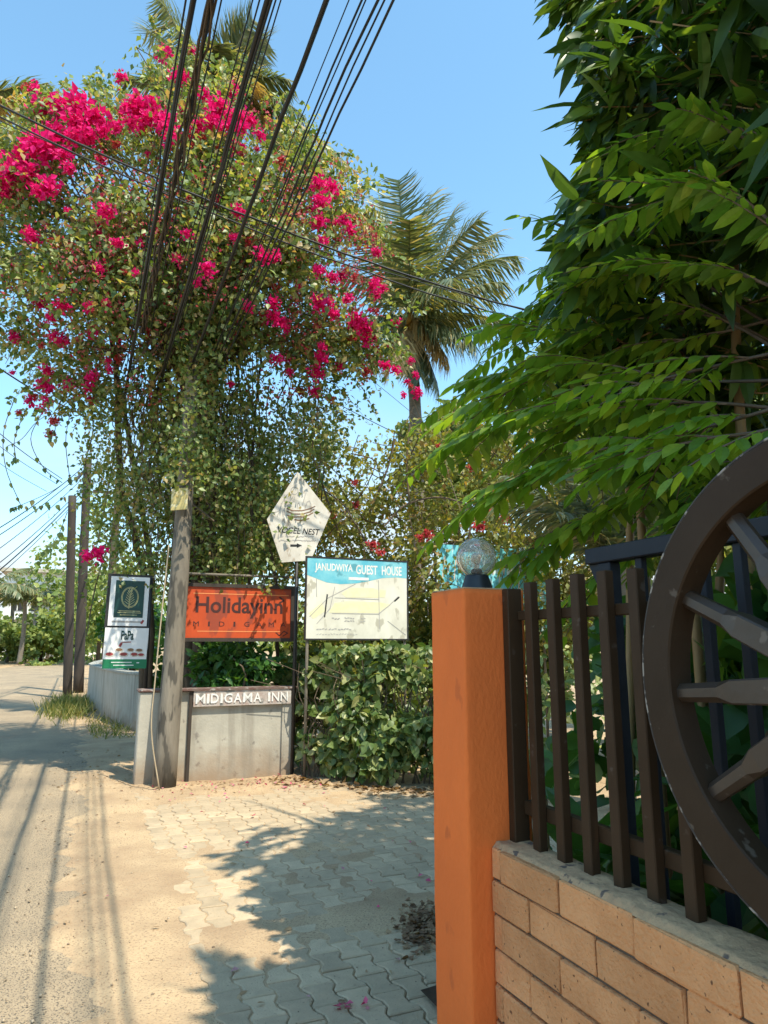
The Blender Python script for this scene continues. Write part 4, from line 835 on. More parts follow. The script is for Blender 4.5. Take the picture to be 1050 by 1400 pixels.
# curly bare runners on the left against the sky
for (a) in [[(20, 545), (5, 590), (8, 640), (28, 690)], [(35, 560), (20, 600), (22, 630)], [(60, 560), (42, 600), (60, 640), (85, 660)], [(100, 548), (90, 600), (96, 660)], [(55, 540), (75, 580), (70, 600)], [(95, 655), (70, 672), (30, 690), (14, 695)], [(92, 700), (78, 735), (55, 760)], [(10, 610), (30, 600), (60, 570), (120, 560)]]:
    P = wpath([PY(u, v, 9.0) for u, v in a], 16); hv.tube(P, .005, 4, False)
    for p in P[::2]:
        if random.random() < .7: lp.append(p)
for u, v in [(18, 694), (26, 692), (36, 692), (47, 692), (58, 691), (67, 690), (78, 690), (85, 680), (55, 762), (62, 755), (70, 750), (78, 738), (83, 728), (18, 630), (22, 628), (12, 634), (68, 600), (73, 590), (70, 580), (66, 585), (72, 575), (76, 600)]: lp.append(PY(u, v, 9.0)); lp.append(PY(u+random.gauss(0, 3), v+random.gauss(0, 3), 9.0))
o = hv.build('hanging_vines', m_twig, bg_); o['kind'] = 'stuff'
P = np.array([tuple(p) for p in lp]); k = len(P); V, Fc, r = leaves(T_OVATE, P, unit(k)*.4+np.array([0, 0, -1]), unit(k)*.5+np.array([0, -1, .2]), RNG.uniform(.05, .09, k)); o = raw('runner_leaves', V, Fc, m_boug, bg_, rnd=r); o['kind'] = 'stuff'
# flower clusters
def cluster_mesh(seed, m):
    k = 90; rr_ = np.random.default_rng(seed); P = rr_.normal(0, 1, (k, 3)); P /= np.linalg.norm(P, axis=1, keepdims=True); P *= (rr_.random(k)**1.0)[:, None]*np.array([1.0, .8, .85])
    V, Fc, r = leaves(T_BRACT, P, unit(k)+P*.6, unit(k)+P, rr_.uniform(.40, .62, k)); me = bpy.data.meshes.new('flower_cluster')
    me.from_pydata(V.tolist(), [], Fc.tolist()); a = me.attributes.new('rnd', 'FLOAT', 'POINT'); a.data.foreach_set('value', r.astype(np.float32)); me.materials.append(m); me.update(); return me
CM = [cluster_mesh(i, m_bract) for i in range(5)]; CR = [cluster_mesh(20+i, m_bract2) for i in range(4)]
FL = [(60, 150, 18), (85, 145, 16), (110, 150, 20), (130, 160, 18), (105, 170, 16), (75, 180, 14), (60, 205, 22), (45, 200, 14), (40, 235, 16), (15, 235, 20), (5, 260, 14), (65, 255, 16), (85, 210, 12), (100, 190, 12), (48, 120, 8), (165, 105, 8), (222, 73, 10), (245, 105, 13), (190, 150, 20), (205, 140, 12), (175, 150, 10), (228, 175, 16), (232, 190, 12), (210, 165, 12), (160, 175, 9), (280, 130, 10), (300, 150, 18), (325, 160, 14), (290, 165, 12), (270, 170, 10), (330, 175, 10), (355, 185, 8), (145, 290, 12), (160, 333, 9), (40, 318, 9), (135, 367, 7), (185, 372, 6), (283, 368, 13), (270, 385, 7), (362, 350, 14), (378, 350, 10), (327, 290, 10), (320, 325, 7), (255, 320, 8), (372, 415, 12), (375, 435, 12), (340, 420, 10), (385, 442, 10), (85, 418, 10), (68, 435, 8), (75, 461, 9), (122, 420, 8), (65, 505, 9), (60, 525, 10), (65, 550, 9), (58, 560, 7), (125, 515, 10), (95, 525, 9), (120, 530, 8), (150, 505, 6), (435, 250, 12), (455, 258, 11), (440, 275, 14), (435, 305, 12), (470, 300, 10), (478, 315, 9), (440, 330, 9), (515, 345, 8), (435, 370, 10), (455, 380, 10), (437, 415, 14), (450, 415, 8), (475, 408, 9), (490, 440, 15), (500, 450, 14), (500, 465, 10), (510, 390, 10), (515, 402, 8), (455, 430, 10), (438, 490, 12), (432, 510, 12), (440, 475, 9), (378, 490, 9), (465, 502, 8), (525, 500, 9), (540, 505, 8), (568, 512, 6), (552, 540, 6), (430, 535, 9), (315, 525, 6), (397, 510, 6), (135, 758, 13), (120, 760, 10), (120, 185, 14), (95, 230, 10), (30, 215, 14), (52, 262, 10), (140, 180, 10), (200, 165, 12), (222, 160, 12), (180, 170, 10), (310, 175, 10), (345, 165, 9)]
og = ORG[bg_.name]
def put_cluster(u, v, r, me, front=True):
    Y = BY-(bdepth(u, v)*1.12+.12 if front else bdepth(u, v)*random.uniform(.5, 1))-.05; p = PY(u, v, Y); f = (p-Vector((0, 0, H))).length
    o = bpy.data.objects.new('flower_cluster', me); COL.objects.link(o); o.parent = bg_
    o.matrix_basis = Matrix.Translation(p-og) @ Matrix.Rotation(random.uniform(0, 6.28), 4, 'Z') @ Matrix.Rotation(random.uniform(-.5, .5), 4, 'X') @ Matrix.Scale(r/F*f*1.0, 4)
for u, v, r in FL: put_cluster(u, v, r, random.choice(CM))
for k in range(150):
    while True:
        u = random.uniform(0, 525); v = random.gauss(330, 130)
        if in_poly((u, v), POLY): break
    u_c, v_c, _ = random.choice(FL)
    if random.random() < .6: u, v = u_c+random.gauss(0, 26), v_c+random.gauss(8, 24)
    put_cluster(u, v, random.uniform(4, 9), random.choice(CR if random.random() < .55 else CM), False)

# faded reddish bracts sprinkled through the crown
parts = []
for k_ in range(330):
    u, v = random.uniform(0, 530), random.gauss(330, 120)
    if not in_poly((u, v), POLY): continue
    c = np.array(PY(u, v, BY-bdepth(u, v)*random.uniform(.6, 1.12))); k = random.randint(8, 34)
    parts.append(leaves(T_BRACT, c+RNG.normal(0, .11, (k, 3)), unit(k), unit(k)+np.array([.1, -.3, .4]), RNG.uniform(.035, .06, k)))
V, Fc, r = join(parts); o = raw('faded_bracts', V, Fc, m_bract3, bg_, rnd=r); o['kind'] = 'stuff'
# ------------------------------------------------------------------ coconut palms
def frond_parts(B, tip, sag, nl=46, ll=.62, wl=.035, droop=.5, twist=0.0):
    """rachis from B to tip bowing upward; leaflets on both sides"""
    B = np.array(B); Tp = np.array(tip); L = np.linalg.norm(Tp-B); mid = (B+Tp)/2+np.array([0, 0, sag*L])
    s = np.linspace(0, 1, 22)[:, None]; R = (1-s)**2*B+2*s*(1-s)*mid+s*s*Tp
    ts = np.linspace(.10, .985, nl); Ps = []; As = []; Ns = []; Ls = []
    for t_ in ts:
        p = (1-t_)**2*B+2*t_*(1-t_)*mid+t_*t_*Tp; tg = 2*(1-t_)*(mid-B)+2*t_*(Tp-mid); tg /= np.linalg.norm(tg)
        sd = np.cross(tg, np.array([math.sin(twist), .1, math.cos(twist)])); sd /= np.linalg.norm(sd)+1e-6; upv = np.cross(sd, tg)
        for sg in (1, -1):
            a = sd*sg*.80+tg*(.55+.25*t_)+upv*.12+np.array([0, 0, -droop*random.uniform(.6, 1.3)])+RNG.normal(0, .09, 3)
            Ps.append(p); As.append(a); Ns.append(upv+sd*sg*.3+RNG.normal(0, .2, 3)); Ls.append(ll*(.45+.75*math.sin(math.pi*min(1, (t_*.80+.16))))*random.uniform(.85, 1.1))
    LV = leaves(T_NEEDLE, np.array(Ps), np.array(As), np.array(Ns), np.array(Ls), wl)
    return [Vector(p) for p in R], LV
def palm(name, label, base, crown, fronds, trunk_r=.13, ll=.62, nl=46, wl=.04):
    t = thing(name, base, label, 'palm tree', 'palms rising behind the garden')
    pts = wpath([base, base+(crown-base)*.4+Vector((.12, 0, 0)), base+(crown-base)*.75+Vector((.1, 0, 0)), crown], 24)
    MB().tube(pts, [trunk_r*(1.35-.4*i/23)*(1+.05*(i % 2)) for i in range(24)], 10).build('trunk', m_palmtrunk, t, True)
    for tip, sag, dry, dr_, in fronds:
        b0 = crown+Vector((random.gauss(0, .06), random.gauss(0, .06), random.uniform(-.1, .1)))
        R, (V, Fc, r) = frond_parts(b0, tip, sag, nl, ll, wl, dr_)
        rb = MB().tube(R, [.035*(1-.042*i) for i in range(22)], 5, False); V2 = np.array(rb.v); F2 = np.array([(a, b, c) for a, b, c, d_ in rb.f]+[(a, c, d_) for a, b, c, d_ in rb.f])
        V, Fc, r = join([(V, Fc, r), (V2, F2, np.full(len(V2), .9))])
        raw('frond', V, Fc, m_palmdry if dry else m_palm, t, rnd=r)
    return t
PYY = 14.5
def fr(u, v, Y, sag=.22, dry=0, dr_=.5): return (PY(u, v, Y), sag, dry, dr_)
cr = PY(560, 438, PYY); b_ = PY(566, 900, PYY); b_.z = 0
coco = palm('coconut_palm', 'coconut palm with ragged olive fronds right of the flowering crown', b_, cr,
    [fr(545, 245, 14.3, .06), fr(500, 290, 13.6, .12), fr(590, 265, 15.5, .08), fr(655, 300, 14.2, .22), fr(708, 350, 14.6, .26, 0, .8), fr(690, 385, 13.2, .2, 0, .8), fr(690, 440, 14.5, .18, 0, .8), fr(650, 470, 13.5, .2, 0, .7), fr(598, 525, 14.2, .14), fr(505, 500, 14, .22, 1, .7), fr(478, 450, 13.9, .24, 0, .8), fr(470, 370, 14.8, .22), fr(535, 500, 13.4, .2, 1, .8), fr(575, 515, 13.8, .16, 0, .8), fr(612, 490, 14, .2, 1, .8), fr(520, 275, 15.6, .1), fr(620, 380, 12.6, .22, 0, .7), fr(560, 300, 12.8, .1), fr(620, 290, 15, .14), fr(680, 320, 15.2, .24, 0, .6)], .12, .80, 72, .042)
nu = MB()
nutm = mat('coconut_husk', (.42, .24, .05), (.30, .20, .05), 8, .6)
for k in range(8):
    c_ = cr+Vector((random.gauss(0, .22), -.2+random.gauss(0, .12), -.25+random.gauss(0, .12))); prf = sphere_prof(.11, 0, -.11, .11, 8); MB().lathe(c_, [(r, z*1.25) for r, z in prf], 10).build('coconut', nutm, coco, True)
cr = PY(298, 128, 13); b_ = PY(250, 900, 13); b_.z = 0
palm('coconut_palm', 'coconut palm whose fronds stick out above the pink flowers', b_, cr,
    [fr(216, -5, 12.6, .02), fr(200, 40, 13.5, .1), fr(245, 30, 14, .05), fr(335, 40, 12.8, .08), fr(365, 55, 13.4, .12), fr(418, 160, 12.6, .3, 0, .7), fr(405, 195, 13.4, .3, 0, .6), fr(395, 110, 12.8, .22, 0, .6), fr(345, 25, 13, .05), fr(170, 110, 12.6, .2), fr(300, 60, 12, .06), fr(350, 110, 12, .15, 1), fr(490, 240, 13.2, .22, 1, .7), fr(525, 335, 13, .2, 1, .6), fr(455, 300, 12.5, .2), fr(140, 200, 13, .3)], .12, .75, 70, .04)
cr = PY(-45, 150, 11); b_ = PY(-60, 900, 11); b_.z = 0
palm('coconut_palm', 'coconut palm with pale frond tips reaching in beside the flowers from outside', b_, cr, [fr(85, 150, 11, .22, 1, .5), fr(60, 118, 11.5, .18), fr(40, 260, 11, .25), fr(-150, 150, 11, .2), fr(-60, 20, 11.4, .1)], .12, .6, 46, .05)
# low palms behind the gate
cr = PY(845, 770, 7.2); b_ = PY(850, 1000, 7.2); b_.z = 0
palm('areca_palm', 'bushy low palm with yellow green fronds behind the navy gate', b_, cr,
    [fr(672, 690, 7.4, .26, 0, .7), fr(690, 650, 7.0, .2), fr(735, 620, 7.4, .16), fr(780, 600, 7.0, .14), fr(830, 590, 7.3, .1), fr(890, 610, 7.0, .14), fr(930, 660, 7.2, .2), fr(760, 700, 6.5, .22), fr(960, 720, 7, .3), fr(800, 650, 7.8, .2), fr(735, 680, 7.7, .25)], .06, .38, 50, .026)

# ------------------------------------------------------------------ thicket behind the signs
th_ = thing('creeper_thicket', W(4.2, 10.4, 0), 'tangled yellow green creeper thicket behind the signboards', 'thicket')
THP = [(425, 590), (470, 610), (520, 605), (560, 590), (610, 565), (680, 545), (760, 540), (840, 560), (860, 880), (420, 900), (412, 760)]
parts = []; tw = MB(); cnt = 0
while cnt < 620:
    u = random.uniform(405, 860); v = random.uniform(530, 900)
    if not in_poly((u, v), THP): continue
    if v < 700 and random.random() > .72: continue
    cnt += 1; c = np.array(PY(u, v, random.uniform(10.0, 12.2)+.6*math.sin(u*.03)*math.cos(v*.04))); k = int(random.uniform(25, 60))
    P = c+RNG.normal(0, .13, (k, 3)); parts.append(leaves(T_SMALL, P, unit(k)+np.array([0, 0, -.4]), unit(k)*.8+np.array([.2, -.4, .5]), RNG.uniform(.06, .12, k)))
    if random.random() < .5:
        d_ = RNG.normal(0, .45, 3); tw.tube(wpath([c-d_, c+RNG.normal(0, .1, 3), c+d_*.6], 6), random.uniform(.004, .011), 4, False)
V, Fc, r = join(parts); o = raw('foliage', V, Fc, m_thick, th_, rnd=r); o['kind'] = 'stuff'
for a in [[(505, 700), (530, 640), (540, 600)], [(525, 720), (555, 690), (600, 680), (640, 690)], [(470, 690), (500, 740), (510, 760)], [(560, 690), (556, 640), (560, 580)], [(640, 740), (650, 700), (690, 660)], [(440, 660), (460, 720), (480, 760)]]: tw.tube(wpath([PY(u, v, 9.9) for u, v in a], 12), .014, 5, False)
o = tw.build('stems', m_twig, th_); o['kind'] = 'stuff'
og = ORG[th_.name]
for (u, v, r) in [(485, 660, 6), (487, 690, 7), (510, 745, 8), (520, 755, 7), (585, 730, 8), (655, 720, 9), (670, 700, 6), (690, 710, 7), (455, 705, 6), (645, 640, 6), (600, 610, 5), (575, 735, 6)]:
    p = PY(u, v, 9.8); o = bpy.data.objects.new('flower_cluster', random.choice(CR)); COL.objects.link(o); o.parent = th_; o.matrix_basis = Matrix.Translation(p-og) @ Matrix.Scale(r/F*10.5, 4)
# more garden trees far behind, filling beyond the thicket
for (u, v, Y, sp, nn, lb) in [(620, 640, 17, (3.0, 2.5, 3.2), 5200, 'mid green garden tree behind the creeper thicket'), (860, 560, 13, (4.0, 3, 4.5), 7000, 'dark garden tree behind the low palm'), (330, 720, 16, (3.2, 2.5, 3.0), 4200, 'leafy garden tree behind the hanging stems'), (1010, 700, 9.5, (3, 2.5, 4), 5000, 'shaded garden tree behind the navy gate')]:
    C = PY(u, v, Y); base = Vector((C.x, C.y, 0)); t = thing('garden_tree', base, lb, 'tree')
    cl = unit(80)*(RNG.random(80)**.4)[:, None]*.8; P = np.array(C)+(cl[RNG.integers(0, 80, nn)]+unit(nn)*(RNG.random(nn)**.5)[:, None]*.2)*np.array(sp)*.62
    V, Fc, r = leaves(T_OVLO, P, unit(nn)+np.array([0, 0, -.4]), unit(nn)*.8+np.array([.2, -.3, .6]), RNG.uniform(.12, .24, nn)); o = raw('crown', V, Fc, m_far, t, rnd=r); o['kind'] = 'stuff'
    MB().tube(wpath([base, base+(C-base)*.5+Vector((.1, 0, 0)), C], 8), [.14-.012*i for i in range(8)], 7).build('trunk', m_bark, t, True)

# ------------------------------------------------------------------ big tree on the right: lance leaves on canes
lt = thing('cane_tree', W(2.9, 2.6, 0), 'tall dark tree with drooping lance leaves on thin canes behind the gate', 'tree')
canes = []
for (u, v, Y, q0, d0) in [(1012, -60, 3.6, 2.75, 2.2), (938, 60, 3.9, 2.7, 2.5), (870, -40, 4.2, 2.8, 2.9), (1080, 50, 3.2, 2.6, 1.8), (990, 100, 4.6, 3.1, 3.0), (1060, -200, 4.4, 3.2, 2.6), (830, 150, 4.4, 2.7, 3.1), (1150, -100, 3.2, 2.7, 1.5)]:
    B = W(q0, d0, -.05); Tp = PY(u, v, Y); P = wpath([B, B+(Tp-B)*.5+Vector((.1*random.gauss(0, 1), .1*random.gauss(0, 1), .2)), Tp, Tp+(Tp-B)*.25+Vector((-.15, 0, 0))], 20)
    MB().tube(P, [.030-.001*i for i in range(20)], 7).build('cane', m_cane, lt, True); canes.append(P)
def shadow_out(p):
    l_ = p-SUN*((p.z-2.7)/SUN.z); ql, dl = QD(l_)
    if p.z > 3.2 and ql < 1.95 and dl > 2.45: return True
    s_ = p-SUN*(p.z/SUN.z); q_, d_ = QD(s_); return q_ < interp(d_, [2.5, 3.9, 5.5, 7, 8.5, 12], [.1, .45, 1.45, 2.6, 3.6, 6])+random.uniform(.02, .32)
EDGE_V = [-200, 0, 60, 130, 200, 260, 310, 350, 420, 480, 560, 640, 720]; EDGE_U = [760, 800, 832, 845, 842, 838, 815, 820, 815, 810, 850, 900, 950]
Ps, As, Ns, Ls = [], [], [], []; tw = MB()
def spray(p, dirv, nl, L, spread=.9):
    p = np.array(p); dirv = np.array(dirv)/np.linalg.norm(dirv)
    tw.tube([p-dirv*.22+np.array([0, 0, .05]), p, p+dirv*.25+np.array([0, 0, -.05])], [.005, .004, .002], 4, False)
    for i in range(nl):
        s = i/nl; q_ = p+dirv*(.3*s-.03)+np.array([0, 0, -.06*s*s])
        a = dirv*.7+RNG.normal(0, .5*spread, 3)+np.array([0, 0, -.38]); Ps.append(q_); As.append(a); Ns.append(RNG.normal(0, .45, 3)+np.array([.2, -.45, .8])); Ls.append(L*random.uniform(.7, 1.2))
cnt = 0
while cnt < 560:
    v = random.uniform(-190, 700); e = interp(v, EDGE_V, EDGE_U); u = e+random.random()**1.25*(1210-e); Y = random.uniform(2.75, 5.0)
    if u < e+40: Y = random.uniform(3.0, 4.2)
    if v > 400 and Y < 3.2: Y += .8
    p = PY(u, v, Y); q, d = QD(p)
    if q < 1.75 or p.z < 2.0 or shadow_out(p): continue
    cnt += 1; dr_ = -EV*.9-DV*.1+Vector((random.gauss(0, .5), random.gauss(0, .5), random.uniform(-.5, .25))); spray(p, dr_, random.randint(7, 12), .24)
for v in RNG.uniform(-60, 335, 90):   # silhouette tips
    e = interp(v, EDGE_V, EDGE_U)+abs(random.gauss(0, 34))-6; p = PY(e, v, random.uniform(3.1, 4.1)); spray(p, -EV*.9+Vector((0, -.1, -.42+random.gauss(0, .12))), 7, .25, .38)
# unseen canopy added overhead and behind the camera's right shoulder to cast shade
for k in range(470):
    q = random.uniform(1.75, 4.4); d = random.uniform(-3.2, 1.9); z = random.uniform(4.2, 6.6)
    if q < 2.2 and d > 1.2: continue
    if shadow_out(W(q, d, z)): continue
    spray(W(q, d, z), Vector((random.gauss(0, 1), random.gauss(0, 1), -.3)), 11, .30, 1.1)
for k in range(300):  # extra low sprays, mostly unseen, added to darken the plants behind the railing
    p = W(random.uniform(2.3, 4.8), random.uniform(-1.8, 1.9), random.uniform(3.2, 4.6))
    if not shadow_out(p): spray(p, Vector((random.gauss(0, 1), random.gauss(0, 1), -.3)), 10, .30, 1.1)
cnt = 0; tries = 0
while cnt < 800 and tries < 40000:   # crown that shades the lane
    tries += 1; ds_ = random.uniform(1.5, 8.0); qs_ = random.uniform(interp(ds_, [2.5, 3.9, 5.5, 7, 8.5], [.3, .8, 1.8, 2.9, 3.9]), 5.0); z = random.uniform(3.4, 6.2); p = W(qs_, ds_, 0)+SUN*(z/SUN.z); q, d = QD(p)
    if q < 1.7 or shadow_out(p): continue
    u, v, f = [float(a[0]) for a in proj(p)]
    if f > .3 and v > -60 and u < interp(v, EDGE_V, EDGE_U)+95: continue
    if .2 < f < 2.7 and -80 < v < 800 and u < 1120: continue
    cnt += 1; spray(p, Vector((random.gauss(0, 1), random.gauss(0, 1), -.3)), 10, .25 if (v > -150 and u < 1200) else .34, 1.0)
P, A, N, L = map(np.array, (Ps, As, Ns, Ls)); print('lance leaves', len(P), cnt)
leaf_system(T_LANCE, P, A, N, L, lt, m_bam)
o = tw.build('twigs', m_cane, lt); o['kind'] = 'stuff'

# ------------------------------------------------------------------ tree with feathery compound leaves arching over the railing
pt = thing('feathery_tree', W(2.3, 1.0, 0), 'tree with feathery bright green compound leaves arching over the railing', 'tree')
tb = W(2.3, 1.0, -.05); hubp = W(2.25, 1.1, 2.6)
MB().tube(wpath([tb, W(2.32, 1.05, 1.2), hubp, W(2.3, 1.3, 4.2)], 14), [.06-.002*i for i in range(14)], 9).build('trunk', m_bark, pt, True)
Ps, As, Ns, Ls = [], [], [], []; tw = MB()
def compound(p0, dirv, ln, L, pairs):
    p0 = np.array(p0); dirv = np.array(dirv)/np.linalg.norm(dirv); R = []; dz_ = random.uniform(.32, .62); bow = random.uniform(.15, .36)
    side = np.cross(dirv, np.array([0, 0, 1.])); side /= np.linalg.norm(side)+1e-6; upv = np.cross(side, dirv)
    for i in range(pairs+1):
        s = i/pairs; p = p0+dirv*ln*s+np.array([0, 0, -bow*ln*s*s]); R.append(Vector(p))
        if i == 0: continue
        tl = 1-.35*abs(s-.55)*1.6
        for sg in ((1, -1) if i < pairs else (0,)):
            a = side*sg*.8+dirv*(.62 if sg else 1)+np.array([0, 0, -dz_])+RNG.normal(0, .10, 3); Ps.append(p+RNG.normal(0, .003, 3)); As.append(a); Ns.append(upv+np.array([.1, -.2, .5])+side*sg*.25+RNG.normal(0, .2, 3)); Ls.append(L*tl*random.uniform(.75, 1.15))
    tw.tube(R, [.0045*(1-.6*i/pairs) for i in range(pairs+1)], 4, False)
def branch(pix, n, r=.0075, per=1.0, L=.125, ln=.38):
    P = wpath([PY(*p) for p in pix], 30); MB().tube(P, [r*(1-.027*i) for i in range(30)], 6).build('branch', m_bark, pt, True)
    for k in range(n):
        i = min(29, int(5+24*(k+.5)/n)); p = P[i]; tg = (P[min(i+1, 29)]-P[max(i-1, 0)]).normalized(); s = tg.cross(Vector((0, 0, 1))).normalized()*(1 if k % 2 else -1)
        compound(p, tg*.75+s*random.uniform(.15, .75)+Vector((random.gauss(0, .05), random.gauss(0, .05), random.uniform(-.1, .22))), ln*random.uniform(.75, 1.2), L*random.uniform(.85, 1.15), random.randint(6, 9))
    compound(P[-1], (P[-1]-P[-4]).normalized()+Vector((0, 0, -.05)), ln*1.1, L, 9)
branch([(1120, 470, 2.3), (980, 500, 2.5), (800, 545, 2.9), (735, 565, 3.15), (640, 596, 3.4)], 16)
branch([(1120, 540, 2.2), (980, 580, 2.4), (840, 610, 2.7), (775, 630, 2.95), (680, 672, 3.15)], 14)
branch([(1100, 500, 2.6), (960, 430, 3.0), (820, 450, 3.3), (750, 485, 3.55), (652, 528, 3.8)], 16)
branch([(1060, 470, 3.0), (900, 390, 3.3), (800, 370, 3.6), (790, 385, 3.75), (745, 412, 3.85)], 14)
branch([(1060, 450, 3.0), (900, 350, 3.2), (800, 320, 3.5), (810, 325, 3.6), (790, 345, 3.7)], 12)
branch([(1080, 520, 2.5), (940, 520, 2.8), (830, 500, 3.1), (760, 505, 3.3), (690, 540, 3.45)], 15)
branch([(1080, 430, 2.8), (960, 460, 3.0), (860, 470, 3.3), (790, 455, 3.5), (722, 446, 3.65)], 15)
branch([(1080, 560, 2.4), (950, 550, 2.6), (850, 560, 2.9), (790, 585, 3.1)], 12)
branch([(1150, 560, 2.0), (1040, 590, 2.1), (960, 600, 2.25), (900, 615, 2.4)], 9, .009)
branch([(1150, 420, 2.1), (1050, 300, 2.25), (985, 262, 2.4), (930, 268, 2.5)], 10)
branch([(1150, 300, 2.3), (1050, 205, 2.5), (965, 175, 2.65), (905, 195, 2.8)], 10)
branch([(1120, 420, 2.3), (1000, 372, 2.5), (905, 362, 2.75), (850, 380, 2.9)], 11)
branch([(1150, 620, 2.4), (1000, 640, 2.7), (850, 690, 3.1), (740, 750, 3.3)], 13)
branch([(1120, 480, 3.3), (960, 500, 3.6), (820, 520, 3.9), (770, 535, 4.05), (690, 556, 4.2)], 15)
branch([(1120, 560, 3.3), (980, 560, 3.6), (860, 590, 3.8), (760, 610, 4.0)], 12)
branch([(1120, 400, 3.3), (980, 420, 3.6), (880, 430, 3.9), (810, 437, 4.0), (715, 468, 4.15)], 14)
branch([(1150, 100, 2.8), (1060, 60, 3.1), (980, 80, 3.4)], 7)
branch([(1150, 640, 2.1), (1060, 660, 2.3), (980, 700, 2.6), (900, 740, 2.9), (830, 780, 3.1)], 10)
P, A, N, L = map(np.array, (Ps, As, Ns, Ls)); print('leaflets', len(P))
qq = P[:, 0]*CT+P[:, 1]*ST; ok = ~((qq < 1.47) & (P[:, 2] < 1.85)); P, A, N, L = P[ok], A[ok], N[ok], L[ok]
leaf_system(T_LEAFLET, P, A, N, L, pt, m_pin, name='leaflet')
o = tw.build('twigs', m_twig, pt); o['kind'] = 'stuff'

# ------------------------------------------------------------------ plants behind the railing
BL = leaf_mesh('leaf', T_BROAD, m_broad)
def broad_plant(q, d, label, n, L, hgt):
    t = thing('broadleaf_plant', W(q, d, 0), label, 'plant', 'broad leaved plants behind the gate'); og = ORG[t.name]
    for k in range(n):
        a = 6.283*k/n+random.uniform(-.3, .3); el = random.uniform(.35, 1.2); p = W(q, d, hgt*random.uniform(.25, 1.0))
        ax = Vector((math.cos(a)*math.cos(el), math.sin(a)*math.cos(el), math.sin(el))); o = bpy.data.objects.new('leaf', BL); COL.objects.link(o); o.parent = t
        o.matrix_basis = Matrix.Translation(p-og) @ rotm(tuple(ax), (0.1*math.cos(a), .1, 1)).to_4x4() @ Matrix.Scale(L*random.uniform(.7, 1.2), 4)
    MB().tube([W(q, d, -.02), W(q, d, hgt)], [.022, .014], 6).build('stem', m_cane, t, True)
for i, (q, d, n, L, hg) in enumerate([(2.15, 2.05, 12, .55, .75), (2.05, 1.5, 12, .55, .95), (2.2, .9, 12, .6, 1.0), (2.1, .35, 11, .6, 1.0), (2.6, 2.4, 12, .6, 1.1), (2.6, 1.4, 12, .6, 1.2), (2.0, 2.5, 13, .5, .8), (2.15, 3.0, 13, .5, .85), (1.95, 1.15, 12, .5, .7), (1.95, 1.8, 12, .45, .5)]): broad_plant(q, d, ['broad leaved plant at the post of the navy gate', 'broad leaved plant behind the railing bars beside the wheel', 'broad leaved plant behind the upper cart wheel spokes', 'broad leaved plant behind the wheel hub', 'taller broad leaved plant at the garden edge of the lane', 'taller broad leaved plant behind the feathery tree trunk', 'broad leaved plant just past the open end of the gate', 'broad leaved plant by the lane behind the orange pillar', 'low broad leaved plant under the edge of the wheel', 'lowest broad leaved plant at the foot of the gate post'][i], n, L, hg)
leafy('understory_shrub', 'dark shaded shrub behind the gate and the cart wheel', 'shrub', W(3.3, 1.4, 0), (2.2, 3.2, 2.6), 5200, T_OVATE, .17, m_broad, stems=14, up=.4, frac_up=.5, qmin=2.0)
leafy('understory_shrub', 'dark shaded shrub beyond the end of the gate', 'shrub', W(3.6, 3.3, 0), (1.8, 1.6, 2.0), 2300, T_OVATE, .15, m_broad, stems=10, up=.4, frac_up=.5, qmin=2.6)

# ------------------------------------------------------------------ far left of the road
wl = thing('far_wall', W(-6.2, 50, 0), 'white low garden wall across the road, extended unseen to bounce light', 'wall')
mb = MB().wbox(-6.6, -6.2, -14, 58, -.1, 1.6); mb.build('panel', m_white, wl)  # unseen near stretch added to bounce sunlight towards the pillar and blocks
for d in np.arange(-12, 58, 3.2): MB().wbox(-6.198, -6.10, d-.15, d+.15, -.1, 1.7).build('pier', m_plaster2, wl)
tag(MB().wbox(-6.45, -6.30, 47, 49, 1.605, 2.3).build('roadside_banner', mat('yellow_banner', (.75, .42, .03), (.7, .38, .02), 5, .6), None, org=W(-6.4, 48, 1.6)), 'yellow banner standing on the far white wall', 'banner')
t = thing('roadside_board', W(-5.9, 53, 0), 'small grey board on a post beyond the white wall', 'sign'); MB().wbox(-6.3, -5.4, 59.0, 59.1, 1.5, 2.1).build('panel', m_plaster2, t); MB().tube([W(-5.85, 59.16, -.1), W(-5.85, 59.16, 1.9)], .05, 6).build('post', m_cpole, t)
hb = thing('far_house', W(-1, 90, 0), 'white two storey house behind the trees at the road bend', 'house')
MB().wbox(-8, 6, 88, 98, -.1, 9.5).build('wall', m_white, hb)
MB().wbox(-8.6, 6.6, 87.2, 98.6, 9.51, 9.9).build('roof', m_plaster2, hb)
for fl in (1.2, 5.2):
    for k in range(7):
        q0 = -7.2+k*1.9; wn = MB().wbox(q0, q0+1.1, 87.93, 87.995, fl, fl+2.2).build('window', m_black, hb); MB().wbox(q0+.5, q0+.58, 87.88, 87.925, fl, fl+2.2).build('mullion', m_white, wn)
MB().wbox(-8.1, 6.1, 86.6, 87.9, 4.2, 4.5).build('balcony', m_white, hb)
def far_tree(u, v, Y, sp, nn, lb, nm='far_tree', m=None):
    C = PY(u, v, Y); base = Vector((C.x, C.y, 0)); t = thing(nm, base, lb, 'tree')
    cl = RNG.normal(0, 1, (40, 3))*np.array(sp)*.42; P = np.array(C)+cl[RNG.integers(0, 40, nn)]+RNG.normal(0, .12, (nn, 3))*np.array(sp)
    P[:, 2] = np.maximum(P[:, 2], .1)
    V, Fc, r = leaves(T_OVLO, P, unit(nn)+np.array([0, 0, -.3]), unit(nn)*.8+np.array([.2, -.3, .7]), RNG.uniform(.25, .55, nn)); o = raw('crown', V, Fc, m or m_far, t, rnd=r); o['kind'] = 'stuff'
    MB().tube([base, C], [.18, .08], 7).build('trunk', m_bark, t, True)
